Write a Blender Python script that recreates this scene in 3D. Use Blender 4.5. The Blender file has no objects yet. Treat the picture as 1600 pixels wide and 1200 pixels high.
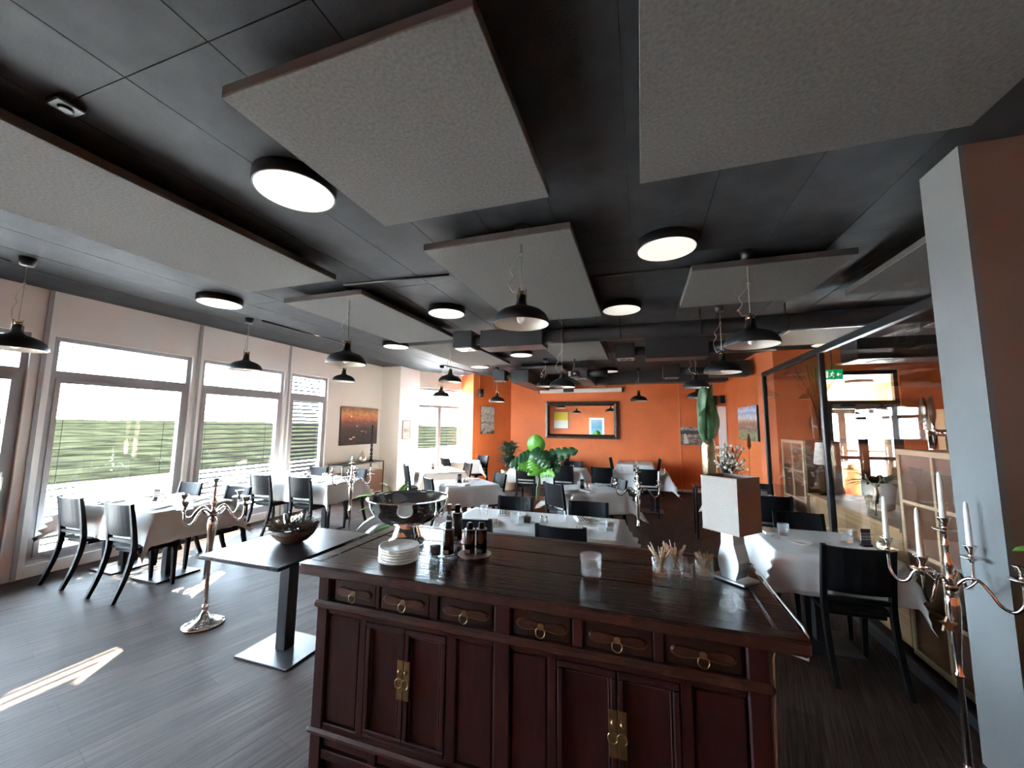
import bpy, bmesh, math, random
from mathutils import Vector, Matrix
random.seed(7)
S = bpy.context.scene
COL = S.collection
PI = math.pi

# ---------------------------------------------------------------- camera
cam = bpy.data.cameras.new('camera'); cam.sensor_width = 36.0; cam.sensor_fit = 'HORIZONTAL'
cam.lens = 606.28 / 1600 * 36; cam.clip_start = .05; cam.clip_end = 500
camo = bpy.data.objects.new('camera', cam); COL.objects.link(camo)
camo.matrix_world = Matrix(((.9492481, .02422059, .31359433, 0), (.31437414, -.10427261, -.94355505, 0),
                            (.00984584, .99425378, -.1065949, 1.65), (0, 0, 0, 1)))
S.camera = camo
# ---------------------------------------------------------------- world, sun, exposure
W = bpy.data.worlds.new('world'); S.world = W; W.use_nodes = True
bg = W.node_tree.nodes['Background']; bg.inputs[0].default_value = (.66, .825, 1.0, 1); bg.inputs[1].default_value = 86.0
sun = bpy.data.lights.new('sun', 'SUN'); sun.energy = 240; sun.angle = .0045; sun.color = (1, .86, .68)
suno = bpy.data.objects.new('sun', sun); COL.objects.link(suno)
suno.rotation_euler = Vector((.52, -.854, -.455)).to_track_quat('-Z', 'Y').to_euler()
S.view_settings.view_transform = 'Standard'; S.view_settings.look = 'None'
S.view_settings.exposure = .2; S.view_settings.gamma = 1.0; S.view_settings.use_curve_mapping = False
try:
    S.cycles.max_bounces = 8; S.cycles.diffuse_bounces = 5; S.cycles.glossy_bounces = 4
    S.cycles.transparent_max_bounces = 16; S.cycles.sample_clamp_indirect = 0; S.cycles.caustics_reflective = False
    S.cycles.caustics_refractive = False; S.cycles.use_denoising = True
except Exception: pass

# ---------------------------------------------------------------- helpers
MATS = {}
def nt(m): return m.node_tree.nodes, m.node_tree.links
def mat(name, col, rough=.6, metal=0., spec=.5, noise=0., scale=20., bump=0., bscale=None, emit=0., sx=1., sy=1., sz=1., trans=0., coat=0., rot=0.):
    """principled material; noise varies the colour, bump adds fine relief (object space, stretched by sx,sy,sz)"""
    if name in MATS: return MATS[name]
    m = bpy.data.materials.new(name); m.use_nodes = True; MATS[name] = m
    n, l = nt(m); b = n['Principled BSDF']
    b.inputs['Base Color'].default_value = (*col, 1); b.inputs['Roughness'].default_value = rough
    b.inputs['Metallic'].default_value = metal; b.inputs['Specular IOR Level'].default_value = spec
    b.inputs['Coat Weight'].default_value = coat; b.inputs['Coat Roughness'].default_value = .15
    if trans: b.inputs['Transmission Weight'].default_value = trans
    if emit: b.inputs['Emission Color'].default_value = (*col, 1); b.inputs['Emission Strength'].default_value = emit
    if noise or bump:
        tc = n.new('ShaderNodeTexCoord'); mp = n.new('ShaderNodeMapping'); mp.inputs['Scale'].default_value = (sx, sy, sz)
        mp.inputs['Rotation'].default_value = (0, 0, rot)
        l.new(tc.outputs['Object'], mp.inputs[0])
        t = n.new('ShaderNodeTexNoise'); t.inputs['Scale'].default_value = scale; t.inputs['Detail'].default_value = 6
        l.new(mp.outputs[0], t.inputs['Vector'])
        if noise:
            mx = n.new('ShaderNodeMixRGB'); mx.inputs[1].default_value = (*[max(0, c * (1 - noise)) for c in col], 1)
            mx.inputs[2].default_value = (*[min(1, c * (1 + noise)) for c in col], 1)
            rp = n.new('ShaderNodeValToRGB'); rp.color_ramp.elements[0].position = .3; rp.color_ramp.elements[1].position = .7
            l.new(t.outputs['Fac'], rp.inputs[0]); l.new(rp.outputs[0], mx.inputs[0]); l.new(mx.outputs[0], b.inputs['Base Color'])
        if bump:
            t2 = t
            if bscale:
                t2 = n.new('ShaderNodeTexNoise'); t2.inputs['Scale'].default_value = bscale; t2.inputs['Detail'].default_value = 4
                l.new(mp.outputs[0], t2.inputs['Vector'])
            bp = n.new('ShaderNodeBump'); bp.inputs['Strength'].default_value = bump; bp.inputs['Distance'].default_value = .01
            l.new(t2.outputs['Fac'], bp.inputs['Height']); l.new(bp.outputs[0], b.inputs['Normal'])
    return m
def pane_mat(name, tint=(1, 1, 1), ior=1.45):
    """thin clear sheet: passes light straight through, mirrors by fresnel"""
    if name in MATS: return MATS[name]
    m = bpy.data.materials.new(name); m.use_nodes = True; MATS[name] = m; n, l = nt(m); n.remove(n['Principled BSDF'])
    tr = n.new('ShaderNodeBsdfTransparent'); tr.inputs[0].default_value = (*tint, 1)
    gl = n.new('ShaderNodeBsdfGlossy'); gl.inputs['Roughness'].default_value = .02
    fr = n.new('ShaderNodeFresnel'); fr.inputs[0].default_value = ior; mx = n.new('ShaderNodeMixShader')
    ge = n.new('ShaderNodeNewGeometry'); mr = n.new('ShaderNodeMapRange'); mr.inputs[3].default_value = ior; mr.inputs[4].default_value = 1 / ior   # same fresnel on both faces of a sheet
    l.new(ge.outputs['Backfacing'], mr.inputs[0]); l.new(mr.outputs[0], fr.inputs[0])
    l.new(fr.outputs[0], mx.inputs[0]); l.new(tr.outputs[0], mx.inputs[1]); l.new(gl.outputs[0], mx.inputs[2])
    l.new(mx.outputs[0], n['Material Output'].inputs[0]); return m
def ramp_mat(name, stops, axis='Z', warp=.15, wscale=4., rough=.6, speck=0., sscale=30., speckcol=(0, 0, 0)):
    """flat print: colours run along a generated axis, warped by noise"""
    if name in MATS: return MATS[name]
    m = bpy.data.materials.new(name); m.use_nodes = True; MATS[name] = m; n, l = nt(m); b = n['Principled BSDF']
    b.inputs['Roughness'].default_value = rough
    tc = n.new('ShaderNodeTexCoord'); sp = n.new('ShaderNodeSeparateXYZ'); l.new(tc.outputs['Generated'], sp.inputs[0])
    t = n.new('ShaderNodeTexNoise'); t.inputs['Scale'].default_value = wscale; t.inputs['Detail'].default_value = 5
    l.new(tc.outputs['Generated'], t.inputs['Vector'])
    ma = n.new('ShaderNodeMath'); ma.operation = 'MULTIPLY_ADD'; ma.inputs[1].default_value = warp; l.new(t.outputs['Fac'], ma.inputs[0])
    ad = n.new('ShaderNodeMath'); ad.operation = 'SUBTRACT'; ad.inputs[1].default_value = warp / 2
    l.new(sp.outputs[axis], ma.inputs[2]); l.new(ma.outputs[0], ad.inputs[0])
    r = n.new('ShaderNodeValToRGB'); e = r.color_ramp.elements
    while len(e) < len(stops): e.new(.5)
    for k, (p, c) in enumerate(stops): e[k].position = p; e[k].color = (*c, 1)
    l.new(ad.outputs[0], r.inputs[0]); out = r.outputs[0]
    if speck:
        t2 = n.new('ShaderNodeTexNoise'); t2.inputs['Scale'].default_value = sscale; t2.inputs['Detail'].default_value = 8
        l.new(tc.outputs['Generated'], t2.inputs['Vector']); r2 = n.new('ShaderNodeValToRGB')
        r2.color_ramp.elements[0].position = .48; r2.color_ramp.elements[1].position = .56; l.new(t2.outputs['Fac'], r2.inputs[0])
        m2 = n.new('ShaderNodeMath'); m2.operation = 'MULTIPLY'; m2.inputs[1].default_value = speck; l.new(r2.outputs[0], m2.inputs[0])
        mx = n.new('ShaderNodeMixRGB'); mx.inputs[2].default_value = (*speckcol, 1); l.new(m2.outputs[0], mx.inputs[0]); l.new(out, mx.inputs[1]); out = mx.outputs[0]
    l.new(out, b.inputs['Base Color']); return m

class MB:
    """collects shapes into one mesh"""
    def __init__(s): s.v = []; s.f = []; s.sm = []
    def add(s, v, f, smooth=False):
        k = len(s.v); s.v += [tuple(p) for p in v]; s.f += [tuple(i + k for i in q) for q in f]; s.sm += [smooth] * len(f); return s
    def box(s, x0, x1, y0, y1, z0, z1):
        v = [(x0, y0, z0), (x1, y0, z0), (x1, y1, z0), (x0, y1, z0), (x0, y0, z1), (x1, y0, z1), (x1, y1, z1), (x0, y1, z1)]
        return s.add(v, [(0, 3, 2, 1), (4, 5, 6, 7), (0, 1, 5, 4), (1, 2, 6, 5), (2, 3, 7, 6), (3, 0, 4, 7)])
    def bbox(s, x0, x1, y0, y1, z0, z1, b=.004):
        """box with chamfered edges"""
        bm = bmesh.new(); bmesh.ops.create_cube(bm, size=1)
        for q in bm.verts: q.co = Vector(((x0 + x1) / 2 + q.co.x * (x1 - x0), (y0 + y1) / 2 + q.co.y * (y1 - y0), (z0 + z1) / 2 + q.co.z * (z1 - z0)))
        bmesh.ops.bevel(bm, geom=bm.edges[:], offset=b, segments=1, affect='EDGES', profile=.5); bm.verts.index_update()
        s.add([q.co[:] for q in bm.verts], [[q.index for q in f.verts] for f in bm.faces]); bm.free(); return s
    def prism(s, pts, z0, z1):
        n = len(pts); v = [(x, y, z0) for x, y in pts] + [(x, y, z1) for x, y in pts]
        return s.add(v, [tuple(range(n))[::-1], tuple(range(n, 2 * n))] + [(i, (i + 1) % n, n + (i + 1) % n, n + i) for i in range(n)])
    def bar(s, a, b, w, h, w2=None, h2=None, up=(0, 0, 1)):
        """rectangular bar from a to b, tapering"""
        a = Vector(a); b = Vector(b); d = (b - a).normalized(); u = Vector(up)
        if abs(d.dot(u)) > .95: u = Vector((0, 1, 0))
        r = d.cross(u).normalized(); u = r.cross(d); w2 = w if w2 is None else w2; h2 = h if h2 is None else h2
        v = [a + r * (i * w / 2) + u * (j * h / 2) for i, j in ((-1, -1), (1, -1), (1, 1), (-1, 1))] + [b + r * (i * w2 / 2) + u * (j * h2 / 2) for i, j in ((-1, -1), (1, -1), (1, 1), (-1, 1))]
        return s.add(v, [(3, 2, 1, 0), (4, 5, 6, 7), (0, 1, 5, 4), (1, 2, 6, 5), (2, 3, 7, 6), (3, 0, 4, 7)])
    def tube(s, pts, r, n=8, cap=True):
        """round tube along a polyline; r a number or one per point"""
        P = [Vector(p) for p in pts]; R = r if isinstance(r, (list, tuple)) else [r] * len(P); v = []; u = None
        for i, p in enumerate(P):
            d = (P[min(i + 1, len(P) - 1)] - P[max(i - 1, 0)]).normalized()
            if u is None: u = d.orthogonal().normalized()
            else:
                u = u - d * u.dot(d); u = u.normalized() if u.length > 1e-6 else d.orthogonal().normalized()
            w = d.cross(u)
            v += [p + (u * math.cos(2 * PI * k / n) + w * math.sin(2 * PI * k / n)) * R[i] for k in range(n)]
        f = [(i * n + k, i * n + (k + 1) % n, (i + 1) * n + (k + 1) % n, (i + 1) * n + k) for i in range(len(P) - 1) for k in range(n)]
        if cap: f += [tuple(range(n))[::-1], tuple(range((len(P) - 1) * n, len(P) * n))]
        return s.add(v, f, True)
    def lathe(s, prof, n=24, c=(0, 0, 0), cap0=True, cap1=True, smooth=True, wob=None):
        v = []
        for r, z in prof:
            for k in range(n):
                q = r if wob is None else wob(r, z, k)
                v.append((c[0] + q * math.cos(2 * PI * k / n), c[1] + q * math.sin(2 * PI * k / n), c[2] + z))
        m = len(prof); f = [(i * n + k, i * n + (k + 1) % n, (i + 1) * n + (k + 1) % n, (i + 1) * n + k) for i in range(m - 1) for k in range(n)]
        s.add(v, f, smooth)
        if cap0: s.f.append(tuple(range(len(s.v) - m * n, len(s.v) - m * n + n))[::-1]); s.sm.append(False)
        if cap1: s.f.append(tuple(range(len(s.v) - n, len(s.v)))); s.sm.append(False)
        return s
    def ball(s, c, r, n=8, m=5):
        return s.lathe([(r * max(.05, math.sin(PI * i / m)), -r * math.cos(PI * i / m)) for i in range(m + 1)], n, c)
    def xf(s, M):
        s.v = [tuple(M @ Vector(p)) for p in s.v]; return s
    def mesh(s, name):
        me = bpy.data.meshes.new(name); me.from_pydata(s.v, [], s.f); me.polygons.foreach_set('use_smooth', s.sm); me.update(); return me
    def build(s, name, m, parent=None, loc=None):
        me = s.mesh(name); me.materials.append(m); return obj(name, me, parent, loc)
def obj(name, me, parent=None, loc=None):
    o = bpy.data.objects.new(name, me); COL.objects.link(o)
    if parent: o.parent = parent
    if loc: o.location = loc
    return o
def tag(o, label, cat, group=None):
    o['label'] = label; o['category'] = cat
    if group: o['group'] = group
    return o
def thing(name, label, cat, loc=(0, 0, 0), rz=0., group=None):
    o = bpy.data.objects.new(name, None); COL.objects.link(o); o.location = loc; o.rotation_euler = (0, 0, rz); o.empty_display_size = .1
    return tag(o, label, cat, group)
def struct(o): o['kind'] = 'structure'; return o
def sroot(name, loc=(0, 0, 0), rz=0):
    o = bpy.data.objects.new(name, None); COL.objects.link(o); o.location = loc; o.rotation_euler = (0, 0, rz); return struct(o)
def copy_tree(o, loc=None, rz=None, label=None, group=None, parent=None):
    c = o.copy(); COL.objects.link(c)
    if parent: c.parent = parent
    if loc is not None: c.location = loc
    if rz is not None: c.rotation_euler = (0, 0, rz)
    if label: c['label'] = label
    if group: c['group'] = group
    for ch in o.children: copy_tree(ch, parent=c)
    return c

# ---------------------------------------------------------------- materials
M_white = mat('white_plaster', (.83, .82, .80), .8, bump=.08, scale=90)
M_orange = mat('orange_paint', (.76, .185, .050), .6, noise=.06, scale=3, bump=.05, bscale=120)
M_grey = mat('grey_plaster', (.185, .19, .19), .8, bump=.06, scale=110)
M_taupe = mat('taupe_paint', (.23, .16, .125), .75, bump=.06, scale=110)
M_ceil = mat('black_painted_concrete', (.042, .0435, .047), .65, spec=.12, noise=.25, scale=5, bump=.12, bscale=60)
M_panel = mat('grey_felt', (.162, .158, .152), .95, spec=0, noise=.17, scale=65, bump=.18, bscale=240)
M_pedge = mat('dark_felt_edge', (.09, .08, .078), .85)
M_duct = mat('anthracite_sheet_metal', (.030, .031, .034), .4, spec=.5)
M_frame = mat('white_window_profile', (.36, .36, .375), .35)
M_slat = mat('dark_blind_slat', (.007, .0075, .008), .6, spec=0)
M_black = mat('black_metal', (.012, .012, .014), .35)
M_chair = mat('black_stained_wood', (.0075, .0075, .0085), .48, spec=.12, noise=.2, scale=30, sz=.2)
M_cloth = mat('white_tablecloth', (.83, .81, .79), .85, spec=.2, bump=.15, scale=12, bscale=260)
def translucent(m, f):
    n, l = nt(m); b = n['Principled BSDF']; t = n.new('ShaderNodeBsdfTranslucent'); t.inputs[0].default_value = b.inputs['Base Color'].default_value; x = n.new('ShaderNodeMixShader'); x.inputs[0].default_value = f
    l.new(b.outputs[0], x.inputs[1]); l.new(t.outputs[0], x.inputs[2]); l.new(x.outputs[0], n['Material Output'].inputs[0])
translucent(M_cloth, .2)
M_napkin = mat('white_napkin', (.86, .84, .80), .9)
M_silver = mat('polished_nickel', (.80, .74, .69), .16, metal=1)
M_steel = mat('polished_steel', (.78, .78, .78), .10, metal=1)
M_brushed = mat('brushed_steel', (.62, .62, .62), .28, metal=1)
M_brass = mat('aged_brass', (.34, .25, .13), .38, metal=1, noise=.2, scale=40)
M_wax = mat('white_wax', (.88, .87, .82), .5)
M_china = mat('cream_china', (.80, .77, .70), .18)
M_glass = mat('clear_glass', (1, 1, 1), .03, trans=1.0)
def cut_glass(name, f):
    """clear glass whose facets catch and scatter part of the light"""
    m = pane_mat(name, (.97, .98, .98), 1.6); n, l = nt(m); out = n['Material Output']; src = out.inputs[0].links[0].from_socket
    d = n.new('ShaderNodeBsdfTranslucent'); d.inputs[0].default_value = (.95, .97, 1, 1); e = n.new('ShaderNodeBsdfDiffuse'); e.inputs[0].default_value = (.95, .97, 1, 1)
    a = n.new('ShaderNodeMixShader'); a.inputs[0].default_value = .5; l.new(d.outputs[0], a.inputs[1]); l.new(e.outputs[0], a.inputs[2])
    x = n.new('ShaderNodeMixShader'); x.inputs[0].default_value = f; l.new(src, x.inputs[1]); l.new(a.outputs[0], x.inputs[2]); l.new(x.outputs[0], out.inputs[0]); return m
M_cut = cut_glass('cut_glass', .07); M_clear = cut_glass('smooth_glass', .045); M_bglass = cut_glass('bottle_glass', .12); M_sglass = cut_glass('stick_glass', .09)
M_thin = pane_mat('thin_glass', (1, 1, 1), 1.6)
M_pane = pane_mat('window_pane', (.97, .98, .97))
M_part = pane_mat('partition_pane', (.93, .90, .88), 1.5)
M_top = mat('dark_table_top', (.022, .021, .022), .26, noise=.2, scale=8)
M_leaf = mat('fresh_green_leaf', (.13, .36, .035), .38, noise=.2, scale=9)
M_dleaf = mat('dark_green_leaf', (.022, .075, .022), .35, noise=.3, scale=10)
M_terra = mat('copper_pot', (.42, .16, .075), .45, metal=.3)
M_oak = mat('oak_wood', (.50, .34, .18), .5, noise=.22, scale=6, sy=.25, sx=3, sz=6)
M_birch = mat('pale_birch_edge', (.66, .53, .36), .5)
M_brown = mat('brown_lacquer', (.15, .075, .042), .35)
M_cord = mat('grey_textile_cord', (.42, .40, .37), .8)
M_shade_out = mat('matt_black_lacquer', (.010, .0105, .012), .5)
M_shade_in = mat('white_enamel', (.80, .76, .71), .45)

# floor: streaky dark brown vinyl planks
def floor_mat():
    m = bpy.data.materials.new('dark_wood_vinyl'); m.use_nodes = True; n, l = nt(m); b = n['Principled BSDF']
    tc = n.new('ShaderNodeTexCoord'); mp = n.new('ShaderNodeMapping'); mp.inputs['Rotation'].default_value = (0, 0, math.radians(15)); l.new(tc.outputs['Object'], mp.inputs[0])
    mp2 = n.new('ShaderNodeMapping'); mp2.inputs['Scale'].default_value = (90, 2.2, 1); l.new(mp.outputs[0], mp2.inputs[0])
    t = n.new('ShaderNodeTexNoise'); t.inputs['Scale'].default_value = 1; t.inputs['Detail'].default_value = 8; t.inputs['Roughness'].default_value = .65; l.new(mp2.outputs[0], t.inputs['Vector'])
    br = n.new('ShaderNodeTexBrick'); br.inputs['Scale'].default_value = 1; br.inputs['Brick Width'].default_value = 1.2; br.inputs['Row Height'].default_value = .15
    br.inputs['Mortar Size'].default_value = .0012; br.inputs['Color1'].default_value = (.8, .8, .8, 1); br.inputs['Color2'].default_value = (1.15, 1.15, 1.15, 1); br.inputs['Mortar'].default_value = (.35, .35, .35, 1)
    mp3 = n.new('ShaderNodeMapping'); mp3.inputs['Rotation'].default_value = (0, 0, PI / 2); l.new(mp.outputs[0], mp3.inputs[0]); l.new(mp3.outputs[0], br.inputs['Vector'])
    r = n.new('ShaderNodeValToRGB'); e = r.color_ramp.elements; e[0].position = .30; e[0].color = (.016, .010, .0085, 1); e[1].position = .72; e[1].color = (.105, .066, .054, 1)
    l.new(t.outputs['Fac'], r.inputs[0]); mx = n.new('ShaderNodeMixRGB'); mx.blend_type = 'MULTIPLY'; mx.inputs[0].default_value = 1
    l.new(r.outputs[0], mx.inputs[1]); l.new(br.outputs['Color'], mx.inputs[2]); l.new(mx.outputs[0], b.inputs['Base Color'])
    rr = n.new('ShaderNodeMapRange'); b.inputs['Specular IOR Level'].default_value = .11; rr.inputs[3].default_value = .68; rr.inputs[4].default_value = .46; l.new(t.outputs['Fac'], rr.inputs[0]); l.new(rr.outputs[0], b.inputs['Roughness'])
    bp = n.new('ShaderNodeBump'); bp.inputs['Strength'].default_value = .35; bp.inputs['Distance'].default_value = .004; l.new(t.outputs['Fac'], bp.inputs['Height']); l.new(bp.outputs[0], b.inputs['Normal'])
    return m
M_floor = floor_mat()

# ================================================================ SETTING
H = 3.10; XL = -6.2
struct(MB().box(-6.45, 6.7, -3.2, 8.6, -.1, 0).prism([(-6.45, 8.6), (6.7, 8.6), (6.7, 11.4), (-3.6, 11.4), (-4.6, 10.3), (-5.0, 10.5), (-5.85, 9.15), (-6.45, 9.15)], -.1, 0).build('floor', M_floor))
cl = struct(MB().box(-6.45, 6.7, -3.2, 8.6, H + .012, H + .2).prism([(-6.45, 8.6), (6.7, 8.6), (6.7, 11.4), (-3.6, 11.4), (-4.6, 10.3), (-5.0, 10.5), (-5.85, 9.15), (-6.45, 9.15)], H + .012, H + .2).build('ceiling', M_ceil))
# concrete formwork boards, half a metre wide
bd = {}
ys = [-3.2, -1.6, .9, 3.4, 5.9, 8.4, 10.9]
for i in range(-13, 14):
    x0 = max(i * .5 - .04, XL); x1 = min(i * .5 + .46, 6.7)
    if x1 - x0 < .05: continue
    for j in range(6):
        if x0 < -4.9 and j == 5: continue
        if x0 < -3.9 and j == 5: y1 = 10.0
        else: y1 = ys[j + 1]
        key = (round(x1 - x0, 3), round(y1 - ys[j], 3))
        if key not in bd:
            w, d = key; bd[key] = MB().bbox(.002, w - .002, .002, d - .002, 0, .012, .0008).mesh('formwork_board'); bd[key].materials.append(M_ceil)
        obj('formwork_board', bd[key], cl, (x0, ys[j], H))
# left wall with the window openings
OP = [(-.95, .55), (.75, 2.27), (2.44, 3.86), (4.0, 5.42), (5.56, 6.47)]; ZS, ZT = .12, 2.60
w = MB().box(-6.35, XL, -3.2, 8.9, ZT, H).box(-6.35, XL, -3.2, 8.9, 0, ZS)
yy = -3.2
for a, b in OP: w.box(-6.35, XL, yy, a, ZS, ZT); yy = b
w.box(-6.35, XL, yy, 8.9, ZS, ZT); struct(w.build('wall_left', M_white))
for k, y in enumerate((.65, 2.365, 3.93, 5.49)):                  # pale cover strips floor to ceiling
    struct(MB().bbox(XL, XL + .018, y - .02, y + .02, .0, H, .003).build('trim_%d' % (k + 1), M_frame))
def window(k, y0, y1, split=False):
    r = sroot('window_%d' % k, (XL - .07, y0, 0)); wd = y1 - y0; f = .055; d = .035
    m = MB(); zt = 2.165
    for z0, z1 in ((ZS, ZS + .07), (ZT - .05, ZT), (zt - .04, zt + .045)): m.box(-d, d, 0, wd, z0, z1)
    m.box(-d, d, 0, f, ZS + .07, zt - .04).box(-d, d, wd - f, wd, ZS + .07, zt - .04).box(-d, d, 0, f, zt + .045, ZT - .05).box(-d, d, wd - f, wd, zt + .045, ZT - .05)
    m.build('window_frame', M_frame, r)
    s = MB(); q = .045                                             # sash inside the lower light
    for z0, z1 in ((ZS + .07, ZS + .07 + q), (zt - .04 - q, zt - .04)): s.box(-d + .01, d + .012, f, wd - f, z0, z1)
    s.box(-d + .01, d + .012, f, f + q, ZS + .07 + q, zt - .04 - q).box(-d + .01, d + .012, wd - f - q, wd - f, ZS + .07 + q, zt - .04 - q)
    sa = s.build('sash', M_frame, r)
    MB().box(-.004, .004, f + q, wd - f - q, ZS + .07 + q, zt - .04 - q).build('pane', M_pane, r)
    MB().box(-.004, .004, f, wd - f, zt + .045, ZT - .05).build('pane', M_pane, r)
    if split:
        MB().bbox(d + .012, d + .028, wd - f - .045, wd - f - .012, 1.0, 1.13, .004).bar((d + .03, wd - f - .028, 1.07), (d + .06, wd - f - .028, 1.07), .016, .016).bar((d + .06, wd - f - .028, 1.075), (d + .06, wd - f - .028, .95), .018, .014).build('window_handle', M_brushed, sa)
    return r
sl = {}
def blind(k, y0, y1, tilt, label, gap=0.):
    b = thing('venetian_blind', label, 'blind', (XL - .19, (y0 + y1) / 2, 0), group='outdoor blinds of the window front')
    wd = y1 - y0 - .02 - gap; t = math.radians(tilt); key = (round(wd, 3), tilt)
    if key not in sl:
        m = MB(); n = 4
        v = []; f = []
        for j in range(n + 1):
            u = -.043 + .086 * j / n; z = .005 * (1 - (u / .043) ** 2)
            for yq in (-wd / 2, wd / 2): v.append((u * math.cos(t) - z * math.sin(t), yq, u * math.sin(t) + z * math.cos(t)))
        for j in range(n): f.append((2 * j, 2 * j + 1, 2 * j + 3, 2 * j + 2))
        v += [(x, y, z - .0015) for x, y, z in v]; o = 2 * (n + 1)
        f += [tuple(i + o for i in q)[::-1] for q in f]
        f += [(0, 2 * j if 0 else o, o + 1, 1) for j in (0,)] + [(2 * n, 2 * n + 1, o + 2 * n + 1, o + 2 * n)]
        m.add(v, f, False); sl[key] = m.mesh('slat'); sl[key].materials.append(M_slat)
    z = .20; i = 0
    while z < 2.55:
        obj('slat', sl[key], b, (0, -gap / 2, z)); z += .075
    cm = MB()
    for yq in (-wd * .36, wd * .36): cm.tube([(.041, yq, .2), (.041, yq, 2.6)], .0022, 4)
    cm.build('lift_cord', M_slat, b)
    MB().box(-.045, .045, -wd / 2, wd / 2, 2.56, 2.60).build('head_rail', M_slat, b)
    return b
desc = ['glass front left behind the viewer', 'glazed door at the left picture edge', 'wide window behind the nearest window table', 'wide window behind the second window table', 'narrow window next to the sunset picture']
tl = [0, 0, 0, -10, -26]
for k, (a, b) in enumerate(OP):
    window(k + 1, a, b, k in (1,)); blind(k, a, b, tl[k], 'dark horizontal slat blind outside the ' + desc[k])
# far oblique window bay, between the white pillar and the orange pier
W0 = Vector((-5.71, 9.15)); W1 = Vector((-4.98, 10.31)); wl = (W1 - W0).length; wa = math.atan2(W1.y - W0.y, W1.x - W0.x)
r = sroot('wall_bay', (W0.x, W0.y, 0), wa)
MB().box(0, wl, 0, .2, 2.66, H).build('wall_head', M_white, r); MB().box(0, wl, 0, .2, 0, .12).build('wall_sill', M_white, r)
r = sroot('window_6', (W0.x, W0.y, 0), wa); m = MB(); d0, d1 = .04, .11; zt = 2.16
for z0, z1 in ((.12, .2), (2.60, 2.66), (zt - .04, zt + .04)): m.box(0, wl, d0, d1, z0, z1)
for x0, x1 in ((0, .06), (wl - .06, wl)): m.box(x0, x1, d0, d1, .2, zt - .04).box(x0, x1, d0, d1, zt + .04, 2.60)
m.box(wl * .5 - .05, wl * .5 + .05, d0, d1, .2, zt - .04); m.build('window_frame', M_frame, r)
for x0, x1, z0, z1 in ((.06, wl / 2 - .05, .2, zt - .04), (wl / 2 + .05, wl - .06, .2, zt - .04), (.06, wl - .06, zt + .04, 2.6)): MB().box(x0, x1, .07, .078, z0, z1).build('pane', M_pane, r)
b = thing('venetian_blind', 'pale blind outside the far bay window beside the orange pier', 'blind', (W0.x, W0.y, 0), wa)
me = MB().add([(0, .17, 0), (wl - .1, .17, 0), (wl - .1, .25, .02), (0, .25, .02), (0, .17, .002), (wl - .1, .17, .002), (wl - .1, .25, .022), (0, .25, .022)], [(3, 2, 1, 0), (4, 5, 6, 7), (0, 1, 5, 4), (2, 3, 7, 6)]).mesh('slat'); me.materials.append(M_slat)
for i in range(24): obj('slat', me, b, (.03, 0, .2 + .08 * i))
MB().tube([(.3, .165, .2), (.3, .165, 2.1)], .002, 4).tube([(1., .165, .2), (1., .165, 2.1)], .002, 4).build('lift_cord', M_slat, b)
mid = (W0 + W1) / 2; nrm = Vector((-(W1 - W0).y, (W1 - W0).x)).normalized()
# white pillar, orange pier and walls
struct(MB().box(-6.2, -5.66, 8.23, 8.95, 0, H).prism([(-6.2, 8.95), (-5.66, 8.95), (-5.66, 9.12), (-5.74, 9.17), (-5.9, 9.27), (-6.2, 9.27)], 0, H).build('wall_pillar', M_white))
struct(MB().prism([(-4.98, 10.31), (-4.50, 10.07), (-4.40, 10.22), (-4.82, 10.55)], 0, H).build('wall_pier', M_orange))
struct(MB().prism([(-4.50, 10.07), (-3.72, 11.11), (-3.72, 11.40), (-4.40, 10.40), (-4.62, 10.2)], 0, H).build('wall_oblique', M_orange))
struct(MB().box(-3.72, .95, 11.11, 11.4, 0, H).box(.95, 2.4, 11.08, 11.4, 0, H).build('wall_back', M_orange))
struct(MB().prism([(2.06, 11.08), (2.15, 8.57), (2.37, 8.36), (2.5, 8.36), (2.5, 11.08)], 0, H).build('wall_right', M_orange))
struct(MB().bbox(-3.70, .95, 11.095, 11.11, 0, .06, .003).bbox(.95, 2.06, 11.065, 11.08, 0, .06, .003).build('baseboard_back', M_white))
struct(MB().bbox(.947, .967, 11.06, 11.08, 0, 2.82, .004).build('trim_5', mat('pale_orange_edge', (.80, .33, .14), .5)))
dr = sroot('door_1', (1.86, 11.03, 0)); MB().bbox(0, .15, 0, .045, .01, 2.16, .004).build('door_leaf', M_white, dr); MB().bbox(.15, .185, -.005, .05, 0, 2.19, .004).bbox(0, .15, -.005, .05, 2.16, 2.19, .003).build('door_frame', M_china, dr)
# wall behind the viewer and to the far right
struct(MB().box(-6.45, 6.7, -3.4, -3.2, 0, H).build('wall_front', M_orange))
struct(MB().box(6.5, 6.7, -3.2, 8.6, 0, H).build('wall_far_right', M_orange))
# pillar at the right picture edge: pale side, taupe front
rp = sroot('wall_column'); MB().box(1.575, 1.60, 2.47, 2.76, 0, H).build('pale_face', M_grey, rp)
MB().box(1.60, 2.6, 2.47, 2.76, 0, H).build('taupe_face', M_taupe, rp)
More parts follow.
